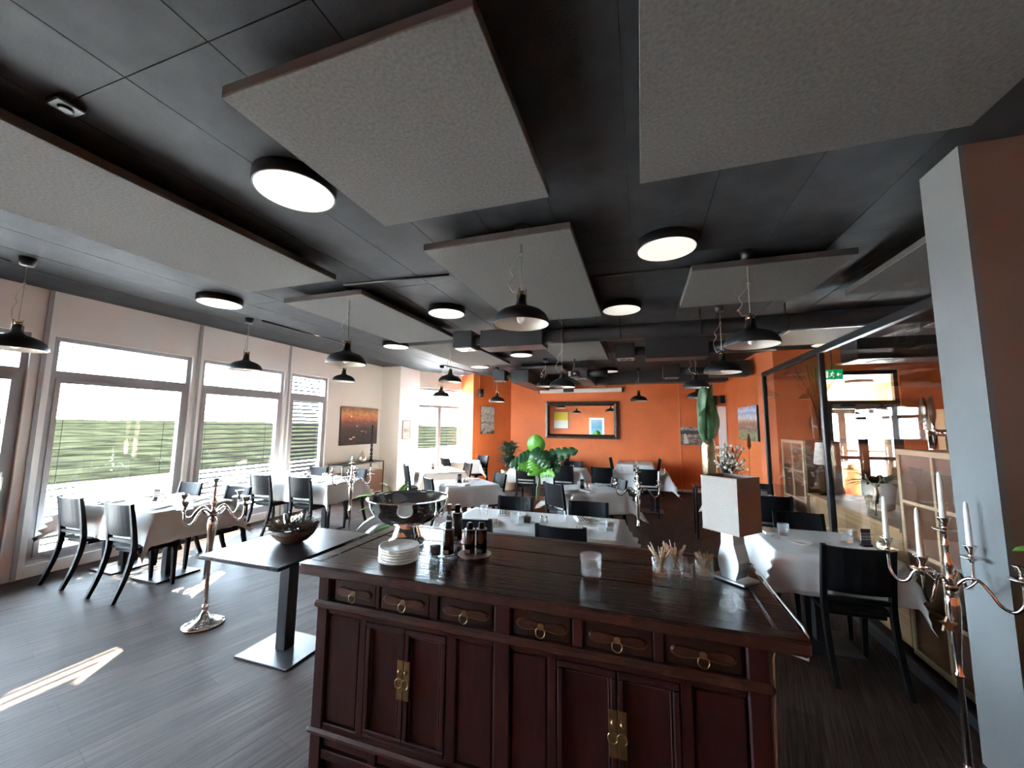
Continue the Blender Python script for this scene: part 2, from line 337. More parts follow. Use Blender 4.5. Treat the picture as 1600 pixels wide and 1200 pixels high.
# ---- the room behind the glass partition: back wall with the entrance
EX0, EX1, EZ = 3.12, 4.22, 2.68
struct(MB().box(2.5, EX0, 8.36, 8.55, 0, H).box(EX1, 6.7, 8.36, 8.55, 0, H).box(EX0, EX1, 8.36, 8.55, EZ, H).build('wall_entrance', M_orange))
M_cream = mat('cream_plaster', (.84, .78, .62), .8)
vs = sroot('wall_vestibule'); MB().box(2.62, 2.72, 8.55, 11.0, 0, 2.7).build('side_wall', M_cream, vs); MB().box(5.3, 5.4, 8.55, 11.0, 0, 2.7).build('side_wall', M_cream, vs)
MB().box(2.62, 5.4, 8.55, 11.0, 2.7, 2.8).build('vestibule_ceiling', M_cream, vs); MB().box(2.62, 5.4, 10.98, 11.06, 2.15, 2.7).build('wall_head', M_cream, vs)
def entrance(name, y, z1, x0=EX0, x1=EX1, n=2):
    d = sroot(name, (x0, y, 0)); w = x1 - x0; lw = w / n; m = MB().box(0, w, -.04, .04, z1 - .07, z1).box(0, .06, -.04, .04, 0, z1 - .07).box(w - .06, w, -.04, .04, 0, z1 - .07).box(.06, w - .06, -.04, .04, 2.08, 2.15); m.build('door_frame', M_black, d)
    for i in range(n):
        a = .06 + i * (w - .12) / n; c = a + (w - .12) / n
        l = MB().box(a, a + .07, -.03, .03, .02, 2.08).box(c - .07, c, -.03, .03, .02, 2.08).box(a + .07, c - .07, -.03, .03, .02, .14).box(a + .07, c - .07, -.03, .03, 2.0, 2.08).box(a + .07, c - .07, -.03, .03, 1.12, 1.18).build('door_leaf', M_black, d)
        MB().box(a + .07, c - .07, -.004, .004, .14, 1.12).box(a + .07, c - .07, -.004, .004, 1.18, 2.0).build('pane', M_pane, l)
        MB().tube([(c - .035, -.05, .9), (c - .035, -.05, 1.25)], .012, 8).build('door_handle', M_steel, l)
    if z1 > 2.3: MB().box(.06, w - .06, -.004, .004, 2.15, z1 - .07).build('pane', M_pane, d)
    return d
entrance('door_2', 8.44, EZ); entrance('door_3', 11.02, 2.15, 2.72, 5.3, 3)
struct(MB().box(2.5, 6.7, 8.6, 13.5, -.1, -.001).build('floor_porch', mat('pale_paving', (.80, .79, .76), .8, noise=.12, scale=3)))
# ---- outdoors
M_pave = MATS['pale_paving']
struct(MB().box(-12.5, -6.45, -8, 26, -.12, -.02).build('terrace_ground', M_pave))
pw = tag(MB().bbox(-12.65, -12.45, -8, 26, -.1, .16, .01).bbox(-12.72, -12.38, -8, 26, .16, .21, .01).build('parapet_wall', M_white), 'low white terrace parapet running outside the windows', 'parapet')
M_grass = mat('vineyard_slope_green', (.0060, .0064, .0038), .95, spec=0, noise=.7, scale=1.3, bump=1., bscale=2, sy=.7)
g = MB(); nx, ny = 24, 40; v = []
for i in range(nx + 1):
    for j in range(ny + 1):
        u = i / nx; x = -12.7 - 50 * u ** 1.6; v.append((x, -30 + 110 * j / ny, -.1 + 1.95 * u ** .9 + random.uniform(-.06, .06) * (u > .05)))
g.add(v, [(i * (ny + 1) + j, (i + 1) * (ny + 1) + j, (i + 1) * (ny + 1) + j + 1, i * (ny + 1) + j + 1) for i in range(nx) for j in range(ny)], True)
go = g.build('hillside_greenery', M_grass); go['kind'] = 'stuff'; go['label'] = 'overgrown green slope rising beyond the terrace'; go['category'] = 'greenery'
for k, (y, lab) in enumerate(((3.3, 'grey planter box of low greenery on the terrace, nearest outside'), (6.9, 'grey planter box of low greenery farther along the terrace'))):
    t = thing('planter_box', lab, 'planter', (-8.3, y, -.02), 0, 'planters on the terrace')
    MB().bbox(-.2, .2, -.5, .5, 0, .4, .01).build('box', M_duct, t)
    m = MB(); rr = random.Random(k)
    for i in range(160):
        c = Vector((rr.uniform(-.2, .2), rr.uniform(-.5, .5), .38 + rr.random() * .3)); d = Vector((rr.uniform(-1, 1), rr.uniform(-1, 1), rr.uniform(0, 1))).normalized() * .09; s = d.orthogonal().normalized() * .02
        m.add([c, c + d * .5 + s, c + d, c + d * .5 - s], [(0, 1, 2, 3)])
    m.build('greenery', M_dleaf, t)['kind'] = 'stuff'

# ================================================================ CEILING FITTINGS
def acoustic(x0, x1, y0, y1, label, face=M_panel, zb=2.97):
    t = thing('acoustic_panel', label, 'ceiling panel', ((x0 + x1) / 2, (y0 + y1) / 2, zb), 0, 'square acoustic panels under the ceiling')
    a = (x1 - x0) / 2; b = (y1 - y0) / 2
    MB().bbox(-a, a, -b, b, 0, .012, .003).build('felt_face', face, t)
    MB().bbox(-a + .001, a - .001, -b + .001, b - .001, .012, .055, .002).build('panel_core', M_pedge, t)
    for sx in (-1, 1):
        for sy in (-1, 1): MB().tube([(sx * a * .75, sy * b * .75, .055), (sx * a * .75, sy * b * .75, H - zb)], .008, 6).build('hanger', M_black, t)
acoustic(-1.60, -.475, 1.0, 2.08, 'large square grey acoustic panel nearest overhead, left of centre')
acoustic(-1.55, -.42, 2.48, 4.66, 'grey acoustic panel above the nearest black pendant lamp')
acoustic(-3.77, -2.65, .3, 2.78, 'long grey acoustic panel at the left, reaching to the picture edge')
acoustic(-3.72, -2.68, 3.16, 5.34, 'grey acoustic panel in front of the first ventilation box')
acoustic(.025, 1.40, -.2, 2.11, 'dark acoustic panel overhead at the upper right', M_panel)
acoustic(.44, 1.60, 3.50, 4.58, 'dark square acoustic panel behind the right-hand pendant lamp')
acoustic(1.95, 3.2, 3.37, 4.58, 'dark acoustic panel beside the pale column, above the glass partition')
acoustic(-1.55, -.58, 5.55, 7.80, 'grey acoustic panel behind the round ventilation pipe')
acoustic(-3.70, -2.66, 5.58, 7.88, 'sunlit grey acoustic panel behind the first ventilation box')
acoustic(-2.79, -1.68, 8.60, 9.62, 'small-looking grey acoustic panel nearest the orange back wall')
M_pale = mat('pale_felt', (.50, .50, .47), .9, bump=.1, scale=90)
acoustic(1.95, 3.3, 5.6, 7.2, 'pale acoustic panel seen above the far end of the glass partition', M_pale)
acoustic(3.5, 5.2, 5.3, 6.4, 'pale acoustic panel in the room behind the glass', M_pale)
# round ceiling lights
M_lite = mat('lit_opal_diffuser', (1, .95, .86), .5, emit=.5)
cm = MB().lathe([(.222, 0), (.225, .006), (.225, .075)], 40, cap0=False).lathe([(.214, .001), (.222, 0)], 40, cap0=False, cap1=False).mesh('housing'); cm.materials.append(M_black)
dm = MB().lathe([(.213, .002), (.213, .02)], 40).mesh('diffuser'); dm.materials.append(M_lite)
for x, y, lab in [(-1.94, 1.67, 'beside the nearest large acoustic panel, largest in view'), (-4.63, 3.10, 'nearest the window front, over the left tables'), (-2.27, 4.22, 'left of the central pendant lamp'),
                  (.22, 3.13, 'at the right, on the dark ceiling'), (-.19, 4.68, 'just right of the central acoustic panel'), (-4.13, 5.83, 'far left, in front of the white pillar'),
                  (-2.21, 7.21, 'directly behind the first ventilation silencer'), (.39, 6.75, 'half hidden behind the right-hand pipe'), (-3.62, 8.45, 'beside the orange pier'), (-.74, 9.97, 'nearest the mirror wall'),
                  (2.95, 7.6, 'glowing behind the glass partition')]:
    t = thing('ceiling_light', 'round lit ceiling light ' + lab, 'ceiling light', (x, y, H - .075), 0, 'round flat ceiling lights'); obj('housing', cm, t); obj('diffuser', dm, t)
# sensor plate
t = thing('motion_sensor', 'small dark square sensor plate on the ceiling at the upper left', 'sensor', (-2.46, .90, H - .03)); MB().bbox(-.05, .05, -.05, .05, 0, .03, .006).build('plate', M_duct, t); MB().lathe([(.022, -.012), (.028, 0)], 16).build('lens', M_black, t)
# conduits
def conduit(pts, lab, r=.011):
    tag(MB().tube(pts, r, 8).build('cable_conduit', M_duct), lab, 'conduit', 'cable conduits on the ceiling')
z = H - .012
conduit([(-2.90, 3.15, z), (-1.72, 3.22, z)], 'conduit running right from the pendant in front of the fourth panel')
conduit([(-5.05, 3.97, z), (-5.05, 5.62, z)], 'conduit running along the window front between two pendants')
conduit([(-.42, 3.69, z), (.82, 3.69, z)], 'conduit feeding the right-hand pendant lamp')
conduit([(-5.1, .4, z), (-5.42, 1.78, z)], 'conduit at the left edge feeding the window door pendant')
conduit([(-4.50, 8.30, z), (-4.30, 9.9, z)], 'conduit leading to the orange pier')
# pendants
def shade_mesh():
    pr = [(.200, 0), (.201, .012), (.196, .035), (.178, .068), (.145, .096), (.095, .118), (.058, .130), (.043, .143), (.037, .165), (.035, .215)]
    a = MB().lathe(pr, 36, cap0=False).mesh('shade'); a.materials.append(M_shade_out)
    b = MB().lathe([(r - .006, z + (.001 if k else 0)) for k, (r, z) in enumerate(pr[:7])] + [(.03, .128)], 36, cap0=False).mesh('inner_shade'); b.materials.append(M_shade_in)
    return a, b
SH, SI = shade_mesh()
bm_ = MB().lathe([(.006, .005), (.026, .018), (.032, .042), (.024, .07), (.014, .095)], 16).mesh('bulb'); bm_.materials.append(mat('white_bulb', (.9, .88, .84), .25))
br_ = MB().lathe([(.02, .215), (.02, .245)], 14)
for k in range(3):
    a = k * 2 * PI / 3 + .4; br_.bar((math.cos(a) * .032, math.sin(a) * .032, .17), (math.cos(a) * .032, math.sin(a) * .032, .262), .012, .008)
br_ = br_.mesh('brass_collar'); br_.materials.append(mat('brass_nickel', (.62, .47, .27), .25, metal=1))
cn_ = MB().lathe([(.022, -.075), (.045, -.07), (.055, 0)], 20).mesh('ceiling_cup'); cn_.materials.append(M_duct)
def pendant(x, y, zr, lab, seed, rim=None):
    t = thing('pendant_lamp', 'black bell-shaped pendant lamp ' + lab, 'pendant lamp', (x, y, zr), 0, 'black pendant lamps')
    obj('shade', SH, t); obj('inner_shade', SI, t); obj('bulb', bm_, t); obj('brass_collar', br_, t); obj('ceiling_cup', cn_, t, (0, 0, H - zr))
    rr = random.Random(seed); top = H - zr - .07
    MB().tube([(0, 0, .24), (0, 0, top)], .0042, 6).build('cord', M_cord, t)
    k = .24 + (top - .24) * rr.uniform(.55, .72); a = rr.uniform(2.4, 3.8); ex, ey = math.cos(a), math.sin(a) * .4
    pts = [(0, 0, k), (ex * .03, ey * .03, k - .05), (ex * .085, ey * .085, k - .12), (ex * .06, ey * .06, k - .17), (ex * .10, ey * .10, k - .23), (ex * .095, ey * .095, .30), (ex * .065, ey * .065, .245), (ex * .03, ey * .03, .26)]
    q = []
    for i in range(len(pts) - 1):
        for s in range(4):
            u = s / 4; p0 = Vector(pts[max(i - 1, 0)]); p1 = Vector(pts[i]); p2 = Vector(pts[i + 1]); p3 = Vector(pts[min(i + 2, len(pts) - 1)])
            q.append(.5 * ((2 * p1) + (p2 - p0) * u + (2 * p0 - 5 * p1 + 4 * p2 - p3) * u * u + (3 * p1 - p0 - 3 * p2 + p3) * u ** 3))
    MB().tube(q, .0036, 5).ball((0, 0, k), .012).build('slack_cord', M_cord, t)
for i, (x, y, zr, lab) in enumerate([(-.80, 2.60, 2.37, 'hanging nearest, in the middle of the picture'), (.86, 3.52, 2.31, 'hanging largest at the right, before the glass partition'), (.92, 5.05, 2.29, 'second in the right-hand row'),
        (-2.95, 3.30, 2.28, 'in front of the narrow window'), (-5.15, 3.86, 2.37, 'in front of the second window'), (-5.22, 5.80, 2.43, 'right below the one before the narrow window'), (-5.18, 1.80, 2.27, 'cut by the left picture edge'),
        (-3.18, 6.10, 2.40, 'nearest the far bay window, the larger of that pair'), (-4.62, 8.42, 2.34, 'pale in the glare of the far bay window'), (-3.40, 9.05, 2.235, 'in front of the grey portrait canvas'),
        (-1.16, 5.98, 2.255, 'in front of the screen case, the nearer of that pair'), (-1.94, 8.12, 2.49, 'in front of the screen case, the farther of that pair'), (-.04, 10.10, 2.29, 'nearest the orange back wall, right of the mirror'),
        (.85, 6.80, 2.28, 'third in the right-hand row'), (1.12, 8.80, 2.255, 'fourth in the right-hand row, above the banana leaves')]):
    pendant(x, y, zr, lab, i)
# ventilation ducts
def diffuser(m_parent, x, y, z, s=.13):
    d = MB().bbox(x - s, x + s, y - s, y + s, z - .012, z, .003).build('diffuser_plate', M_frame, m_parent)
    v = MB()
    for k in range(6):
        a0 = k * PI / 3; a1 = a0 + PI / 3 * .62; pts = []
        for q in range(4): a = a0 + (a1 - a0) * q / 3; pts.append((x + s * .78 * math.cos(a), y + s * .78 * math.sin(a)))
        for q in range(4): a = a1 + (a0 - a1) * q / 3 + .3; pts.append((x + s * .3 * math.cos(a), y + s * .3 * math.sin(a)))
        v.prism(pts, z - .0155, z - .012)
    v.build('swirl_vane', M_black, d)
t = thing('ventilation_duct', 'dark ventilation duct with outlet box, silencer box and long round pipe', 'duct', (-2.58, 5.0, 2.74), 0, 'ventilation ducts')
MB().bbox(0, .30, 0, .30, .03, .27, .006).build('outlet_box', M_duct, t); diffuser(t, .15, .15, .03)
MB().tube([(.30, .15, .15), (.44, .15, .15)], .075, 16).build('connector', M_duct, t)
MB().bbox(.44, 1.34, -.02, .34, 0, .25, .006).build('silencer_box', M_duct, t)
MB().tube([(1.34, .16, .13), (1.5, .16, .13), (5.6, .16, .13), (8.5, .16, .13)], .10, 24).build('round_pipe', M_duct, t)
for x in (1.60, 2.35, 3.3, 4.2): MB().tube([(x, .16, .22), (x, .16, H - 2.74)], .007, 6).lathe([(.103, -.012), (.103, .012)], 24, (0, 0, 0)).build('hanger', M_black, t) if 0 else MB().tube([(x, .16, .22), (x, .16, H - 2.74)], .007, 6).build('hanger', M_black, t)
for x in (1.60, 2.35, 3.3, 4.2):
    MB().tube([(x - .012, .16, .13), (x + .012, .16, .13)], .104, 24).build('pipe_clamp', M_black, t)
t = thing('ventilation_duct', 'second dark ventilation duct, right of the round pipe, in shade', 'duct', (-.37, 6.5, 2.74), 0, 'ventilation ducts')
MB().bbox(0, .30, 0, .30, .03, .27, .006).build('outlet_box', M_duct, t); diffuser(t, .15, .15, .03); MB().tube([(.30, .15, .15), (.46, .15, .15)], .075, 16).build('connector', M_duct, t)
MB().bbox(.46, 1.38, -.02, .34, 0, .33, .006).build('silencer_box', M_duct, t); MB().tube([(1.38, .16, .16), (2.3, .16, .16)], .10, 20).build('round_pipe', M_duct, t)
t = thing('ventilation_duct', 'boxed dark ventilation duct above the dracaena corner', 'duct', (-3.30, 8.5, 2.64), 0, 'ventilation ducts')
MB().bbox(0, .29, 0, .28, .06, .31, .006).build('outlet_box', M_duct, t); diffuser(t, .145, .14, .06, .11); MB().tube([(.29, .14, .18), (.45, .14, .18)], .07, 14).build('connector', M_duct, t)
MB().bbox(.45, .87, 0, 2.15, 0, .30, .006).build('silencer_box', M_duct, t)
t = thing('ventilation_duct', 'small dark outlet box with round grille above the mirror', 'duct', (-1.42, 8.5, 2.70), 0, 'ventilation ducts')
MB().bbox(0, .32, 0, .3, .0, .24, .006).build('outlet_box', M_duct, t); diffuser(t, .16, .15, 0, .12); MB().tube([(.32, .15, .12), (.75, .15, .12)], .08, 14).build('connector', M_duct, t)
MB().bbox(0, .32, .3, 2.0, .02, .22, .006).build('rear_duct', M_duct, t); MB().tube([(.16, .15, .24), (.16, .15, H - 2.70)], .008, 6).build('hanger', M_black, t)
t = thing('ventilation_duct', 'dark outlet box at the right of the bulkhead, above the cow picture', 'duct', (.46, 8.6, 2.68), 0, 'ventilation ducts'); MB().bbox(0, .33, 0, .3, 0, .28, .006).build('outlet_box', M_duct, t); diffuser(t, .165, .15, 0, .12); MB().tube([(.33, .15, .14), (.9, .15, .14)], .08, 14).build('connector', M_duct, t)
MB().bbox(.9, 1.6, .0, .32, .0, .3, .006).build('silencer_box', M_duct, t)
tag(MB().bbox(-3.0, 2.05, 10.62, 11.06, 2.80, H - .005, .008).build('ceiling_bulkhead', M_duct), 'dark boxed bulkhead along the top of the orange back wall', 'bulkhead')
t = thing('ventilation_duct', 'black ventilation trunk in the room behind the glass', 'duct', (2.9, 6.6, 2.62), 0, 'ventilation ducts'); MB().bbox(0, 3.2, .0, .5, 0, .3, .008).build('trunk', M_duct, t); diffuser(t, .4, .25, 0, .15)
# projector by the pendant pair
t = thing('projector', 'small black and white projector hung under the ceiling beside a pendant', 'projector', (-1.22, 7.55, 2.60)); MB().bbox(-.09, .09, -.12, .12, 0, .12, .01).build('body', M_black, t); MB().bbox(-.10, -.05, -.125, .0, .01, .11, .008).build('cover', M_frame, t); MB().tube([(0, 0, .12), (0, 0, H - 2.60)], .012, 8).build('pole', M_black, t); MB().tube([(.03, -.12, .06), (.03, -.15, .06)], .025, 12).build('lens', M_steel, t)
# ================================================================ WALL THINGS
def picture(name, label, loc, w, h, m, rz=0, frame=None, fw=.03, th=.03, mount=None, cat='picture'):
    """local x to the right along the wall, local -y out of it"""
    t = thing(name, label, cat, loc, rz)
    a, b = w / 2, h / 2
    if frame:
        f = MB()
        f.box(-a, a, -th, 0, b - fw, b).box(-a, a, -th, 0, -b, -b + fw).box(-a, -a + fw, -th, 0, -b + fw, b - fw).box(a - fw, a, -th, 0, -b + fw, b - fw); f.build('frame', frame, t)
        a -= fw; b -= fw
        if mount:
            MB().box(-a, a, -th * .6, -.001, -b, b).build('mount', M_napkin, t); a -= mount; b -= mount
            MB().box(-a, a, -th * .7, -th * .6, -b, b).build('print', m, t); return t
        MB().box(-a, a, -th * .5, -.001, -b, b).build('print', m, t)
    else:
        MB().box(-a, a, -th, -th + .002, -b, b).build('print', m, t); MB().box(-a, a, -th + .002, 0, -b, b).build('canvas_edge', M_duct, t)
    return t
sunset = ramp_mat('sunset_print', [(0, (.03, .028, .035)), (.25, (.05, .045, .055)), (.45, (.10, .075, .08)), (.60, (.25, .12, .10)), (.70, (.62, .20, .12)), (.82, (.72, .36, .17)), (1, (.38, .20, .14))], 'Z', .12, 5, speck=.35, sscale=9, speckcol=(.12, .07, .06))
p = picture('sunset_picture', 'large frameless picture of a red sunset over dark hills', (XL, 7.465, 1.60), 1.24, .84, sunset, PI / 2)
MB().lathe([(.028, -.003), (.028, 0)], 16).xf(Matrix.Translation((-.30, -.031, .22)) @ Matrix.Rotation(PI / 2, 4, 'X')).build('sun_disc', mat('pale_sun', (.95, .72, .45), .6), p)
m = MB()
for k, (x, z, w_, h_) in enumerate(((-.34, -.30, .10, .035), (-.24, -.26, .08, .03), (-.12, -.02, .03, .04), (.14, .06, .04, .012), (.2, -.16, .015, .05), (.02, -.12, .12, .012))): m.box(x, x + w_, -.0325, -.031, z, z + h_)
m.build('lit_river', mat('pale_lights', (.72, .42, .32), .6), p)
picture('small_drawing', 'small thin-framed tree drawing on the white pillar', (-5.66, 8.55, 1.52), .34, .46, ramp_mat('ink_drawing', [(0, (.35, .33, .27)), (.2, (.62, .58, .48)), (.5, (.20, .19, .16)), (.62, (.55, .52, .42)), (1, (.66, .62, .52))], 'Z', .5, 7), PI / 2, M_brown, .018, .02, .03)
oa = math.atan2(11.11 - 10.07, -3.72 + 4.50)
op = lambda s: Vector((-4.50 + .78 * s, 10.07 + 1.04 * s)) + Vector((.8, -.6)) * .005
q = op(.36); picture('grey_canvas', 'tall black and white canvas of a smudged figure on the orange wall', (q.x, q.y, 1.80), .44, .78, ramp_mat('grey_smudge_print', [(0, (.04, .04, .04)), (.3, (.5, .48, .45)), (.42, (.08, .08, .08)), (.55, (.58, .55, .5)), (.7, (.2, .2, .2)), (.82, (.62, .6, .56)), (1, (.3, .3, .29))], 'Z', .9, 5, speck=.5, sscale=8, speckcol=(.5, .48, .45)), oa, None, th=.03)
# mirror
t = thing('wall_mirror', 'wide mirror in a dark bronze frame on the orange back wall', 'mirror', (-1.615, 11.105, 1.825)); a, b = 1.02, .52
MB().box(-a + .12, a - .12, -.03, -.02, -b + .12, b - .12).build('mirror_glass', mat('mirror_silver', (.93, .92, .9), .01, metal=1), t)
fr = MB(); M_bronze = mat('dark_bronze_frame', (.085, .055, .038), .32, metal=.4, noise=.35, scale=14)
for sgn in (-1, 1):
    fr.add([(-a, -.02, sgn * b), (a, -.02, sgn * b), (a - .12, -.035, sgn * (b - .12)), (-a + .12, -.035, sgn * (b - .12)), (-a, -.075, sgn * b), (a, -.075, sgn * b), (a - .06, -.085, sgn * (b - .06)), (-a + .06, -.085, sgn * (b - .06))], [(4, 5, 6, 7), (7, 6, 2, 3), (0, 1, 5, 4), (0, 3, 2, 1), (0, 4, 7, 3), (1, 2, 6, 5)])
    fr.add([(sgn * a, -.02, -b), (sgn * a, -.02, b), (sgn * (a - .12), -.035, b - .12), (sgn * (a - .12), -.035, -b + .12), (sgn * a, -.075, -b), (sgn * a, -.075, b), (sgn * (a - .06), -.085, b - .06), (sgn * (a - .06), -.085, -b + .06)], [(4, 5, 6, 7), (7, 6, 2, 3), (0, 1, 5, 4), (0, 3, 2, 1), (0, 4, 7, 3), (1, 2, 6, 5)])
fr.build('frame', M_bronze, t)
t = thing('projection_screen', 'long white roll-up screen case under the ceiling above the mirror', 'screen', (-1.64, 11.11, 2.66)); MB().bbox(-1.16, 1.16, -.12, -.02, -.06, .06, .012).build('case', M_shade_in, t); MB().bbox(1.16, 1.185, -.12, -.01, -.065, .065, .004).bbox(-1.185, -1.16, -.12, -.01, -.065, .065, .004).build('end_cap', M_black, t); MB().bbox(-.46, -.16, -.125, -.12, -.045, .055, .002).build('fabric_tab', M_black, t); MB().bar((.75, -.05, .06), (.75, -.05, .14), .02, .02).build('bracket', M_black, t)
cow = ramp_mat('grey_meadow_print', [(0, (.20, .17, .13)), (.35, (.34, .28, .22)), (.55, (.46, .40, .33)), (.62, (.06, .05, .045)), (.78, (.12, .11, .10)), (.86, (.6, .55, .5)), (1, (.35, .36, .36))], 'Z', .25, 6, speck=.7, sscale=7, speckcol=(.05, .045, .04))
p = picture('cow_picture', 'dark frameless country scene print beside the banana leaves', (1.36, 11.075, 1.43), .78, .46, cow); 
MB().prism([(-.33, -.2), (-.20, -.2), (-.26, .05), (-.31, .05)], 0, .002).xf(Matrix.Translation((0, -.03, 0)) @ Matrix.Rotation(PI / 2, 4, 'X')).build('pale_shape', mat('pale_grey', (.62, .58, .52), .7), p)
vil = ramp_mat('village_print', [(0, (.18, .17, .07)), (.2, (.25, .27, .12)), (.34, (.20, .12, .09)), (.5, (.38, .17, .10)), (.6, (.55, .42, .32)), (.66, (.75, .76, .78)), (.8, (.30, .42, .66)), (.9, (.70, .74, .80)), (1, (.20, .34, .62))], 'Z', .3, 6, speck=.45, sscale=9, speckcol=(.55, .38, .28))
wa2 = math.atan2(8.57 - 11.08, 2.15 - 2.06)
wp = lambda s: (2.06 + .09 * s - .003, 11.08 - 2.51 * s)
x, y = wp(.74); picture('village_picture', 'bright frameless print of red village roofs under blue sky', (x, y, 1.74), 1.3, .70, vil, wa2, None, th=.04)
def speaker(label, loc, rz, s=1.):
    t = thing('wall_speaker', label, 'speaker', loc, rz, 'small black loudspeakers'); MB().bbox(-.07 * s, .07 * s, -.19 * s, -.05 * s, -.12 * s, .12 * s, .015).build('cabinet', M_shade_out, t); MB().tube([(0, -.19 * s, -.03 * s), (0, -.197 * s, -.03 * s)], .05 * s, 16).build('cone', M_duct, t); MB().bar((0, 0, .02), (0, -.06 * s, .02), .03, .05).build('bracket', M_brushed, t)
q = op(.14); speaker('small black loudspeaker with cable on the shaded orange wall', (q.x, q.y, 2.56), oa, .9)
tag(MB().tube([(q.x + .02, q.y - .02, 2.66), (q.x + .02, q.y - .02, H)], .012, 6).build('cable_duct', mat('pale_orange_edge', (.8, .33, .14))), 'pale vertical cable duct above the left loudspeaker', 'cable duct')
speaker('small black loudspeaker in the right corner of the orange wall', (1.72, 11.08, 2.33), .3, 1.)
x, y = wp(.02); speaker('thin pale-sided loudspeaker on the wall by the right corner', (x - .01, y - .1, 2.36), wa2, .8)
# pictures behind the viewer, which the mirror shows
picture('yellow_picture', 'yellow and white abstract picture seen in the mirror', (-5.0, -3.195, 2.05), 1.0, 1.15, ramp_mat('yellow_print', [(0, (.9, .88, .8)), (.45, (.85, .85, .7)), (.5, (.85, .65, .03)), (1, (.85, .55, .05))], 'Z', .3, 4), PI, M_brown)
picture('blue_picture', 'white-framed pale blue picture seen in the mirror', (-2.7, -3.195, 1.6), .95, 1.2, ramp_mat('blue_print', [(0, (.25, .55, .65)), (.5, (.12, .35, .5)), (1, (.4, .5, .6))], 'Z', .6, 6), PI, M_napkin, .05, mount=.08)

# ================================================================ TABLES, CLOTHS, CHAIRS
TZ = .745
def cloth_mesh(w, d, ov=.28, seed=0, lim=9, lim0=9):
    """square cloth over a w x d top: hanging sides with soft folds and pointed corners; origin at table centre on the floor"""
    rr = random.Random(seed); n1, n2 = 30, 22; ph = [rr.uniform(0, 6.28) for _ in range(8)]
    def axis(L, n):
        e = L / 2; inner = [-e + L * i / n for i in range(n + 1)]; k = 6
        return [-e - ov * (k - i) / k for i in range(k)] + inner + [e + ov * (i + 1) / k for i in range(k)]
    X = axis(w, n1); Y = axis(d, n2); v = []
    for x in X:
        for y in Y:
            ox = max(abs(x) - w / 2, 0); oy = max(abs(y) - d / 2, 0); sx = 1 if x > 0 else -1; sy = 1 if y > 0 else -1
            px = max(-w / 2, min(w / 2, x)); py = max(-d / 2, min(d / 2, y)); z = 0
            if ox or oy:
                h = math.hypot(ox, oy); mn = min(ox, oy); z = -h
                s = x if oy > ox else y; fold = .014 * math.sin(s * 17 + ph[0]) + .009 * math.sin(s * 41 + ph[1])
                out = .012 + .05 * (h / ov) * .5 + fold * min(1, h / ov) + .0
                if ox >= oy: px += sx * out
                if oy >= ox: py += sy * out
                if mn > 0:
                    kx = .55 * mn; px += sx * kx * (1 if ox <= oy else .75); py += sy * kx * (1 if oy <= ox else .75); z *= .97
                r = .012
                if h < r: z = -h * h / r
            else: z = .0006 * math.sin(x * 23 + ph[2]) * math.sin(y * 19 + ph[3])
            px = max(-lim0, min(px, lim))
            v.append((px, py, TZ + .006 + z))
    ny = len(Y); f = [(i * ny + j, (i + 1) * ny + j, (i + 1) * ny + j + 1, i * ny + j + 1) for i in range(len(X) - 1) for j in range(ny - 1)]
    return MB().add(v, f, True)
def table(cx, cy, w, d, rz, name, seed, ov=.28, lim=9, lim0=9):
    t = thing('dining_table', 'black pedestal table under the cloth of ' + name, 'table', (cx, cy, 0), rz, 'pedestal dining tables')
    MB().bbox(-w / 2, w / 2, -d / 2, d / 2, TZ - .03, TZ, .004).build('table_top', M_top, t)
    for x in ((-w / 4, w / 4) if w > 1.2 else (0,)):
        MB().bbox(x - .04, x + .04, -.04, .04, .018, TZ - .03, .004).build('column', M_black, t); MB().bbox(x - .21, x + .21, -.21, .21, 0, .018, .004).build('base_plate', M_black, t)
    c = cloth_mesh(w + .012, d + .012, ov, seed, lim, lim0).build('tablecloth', M_cloth, None, (cx, cy, 0)); c.rotation_euler.z = rz
    tag(c, 'white tablecloth hanging from ' + name, 'tablecloth', 'white tablecloths'); so = c.modifiers.new('thickness', 'SOLIDIFY'); so.thickness = .002; so.offset = 1
    return t
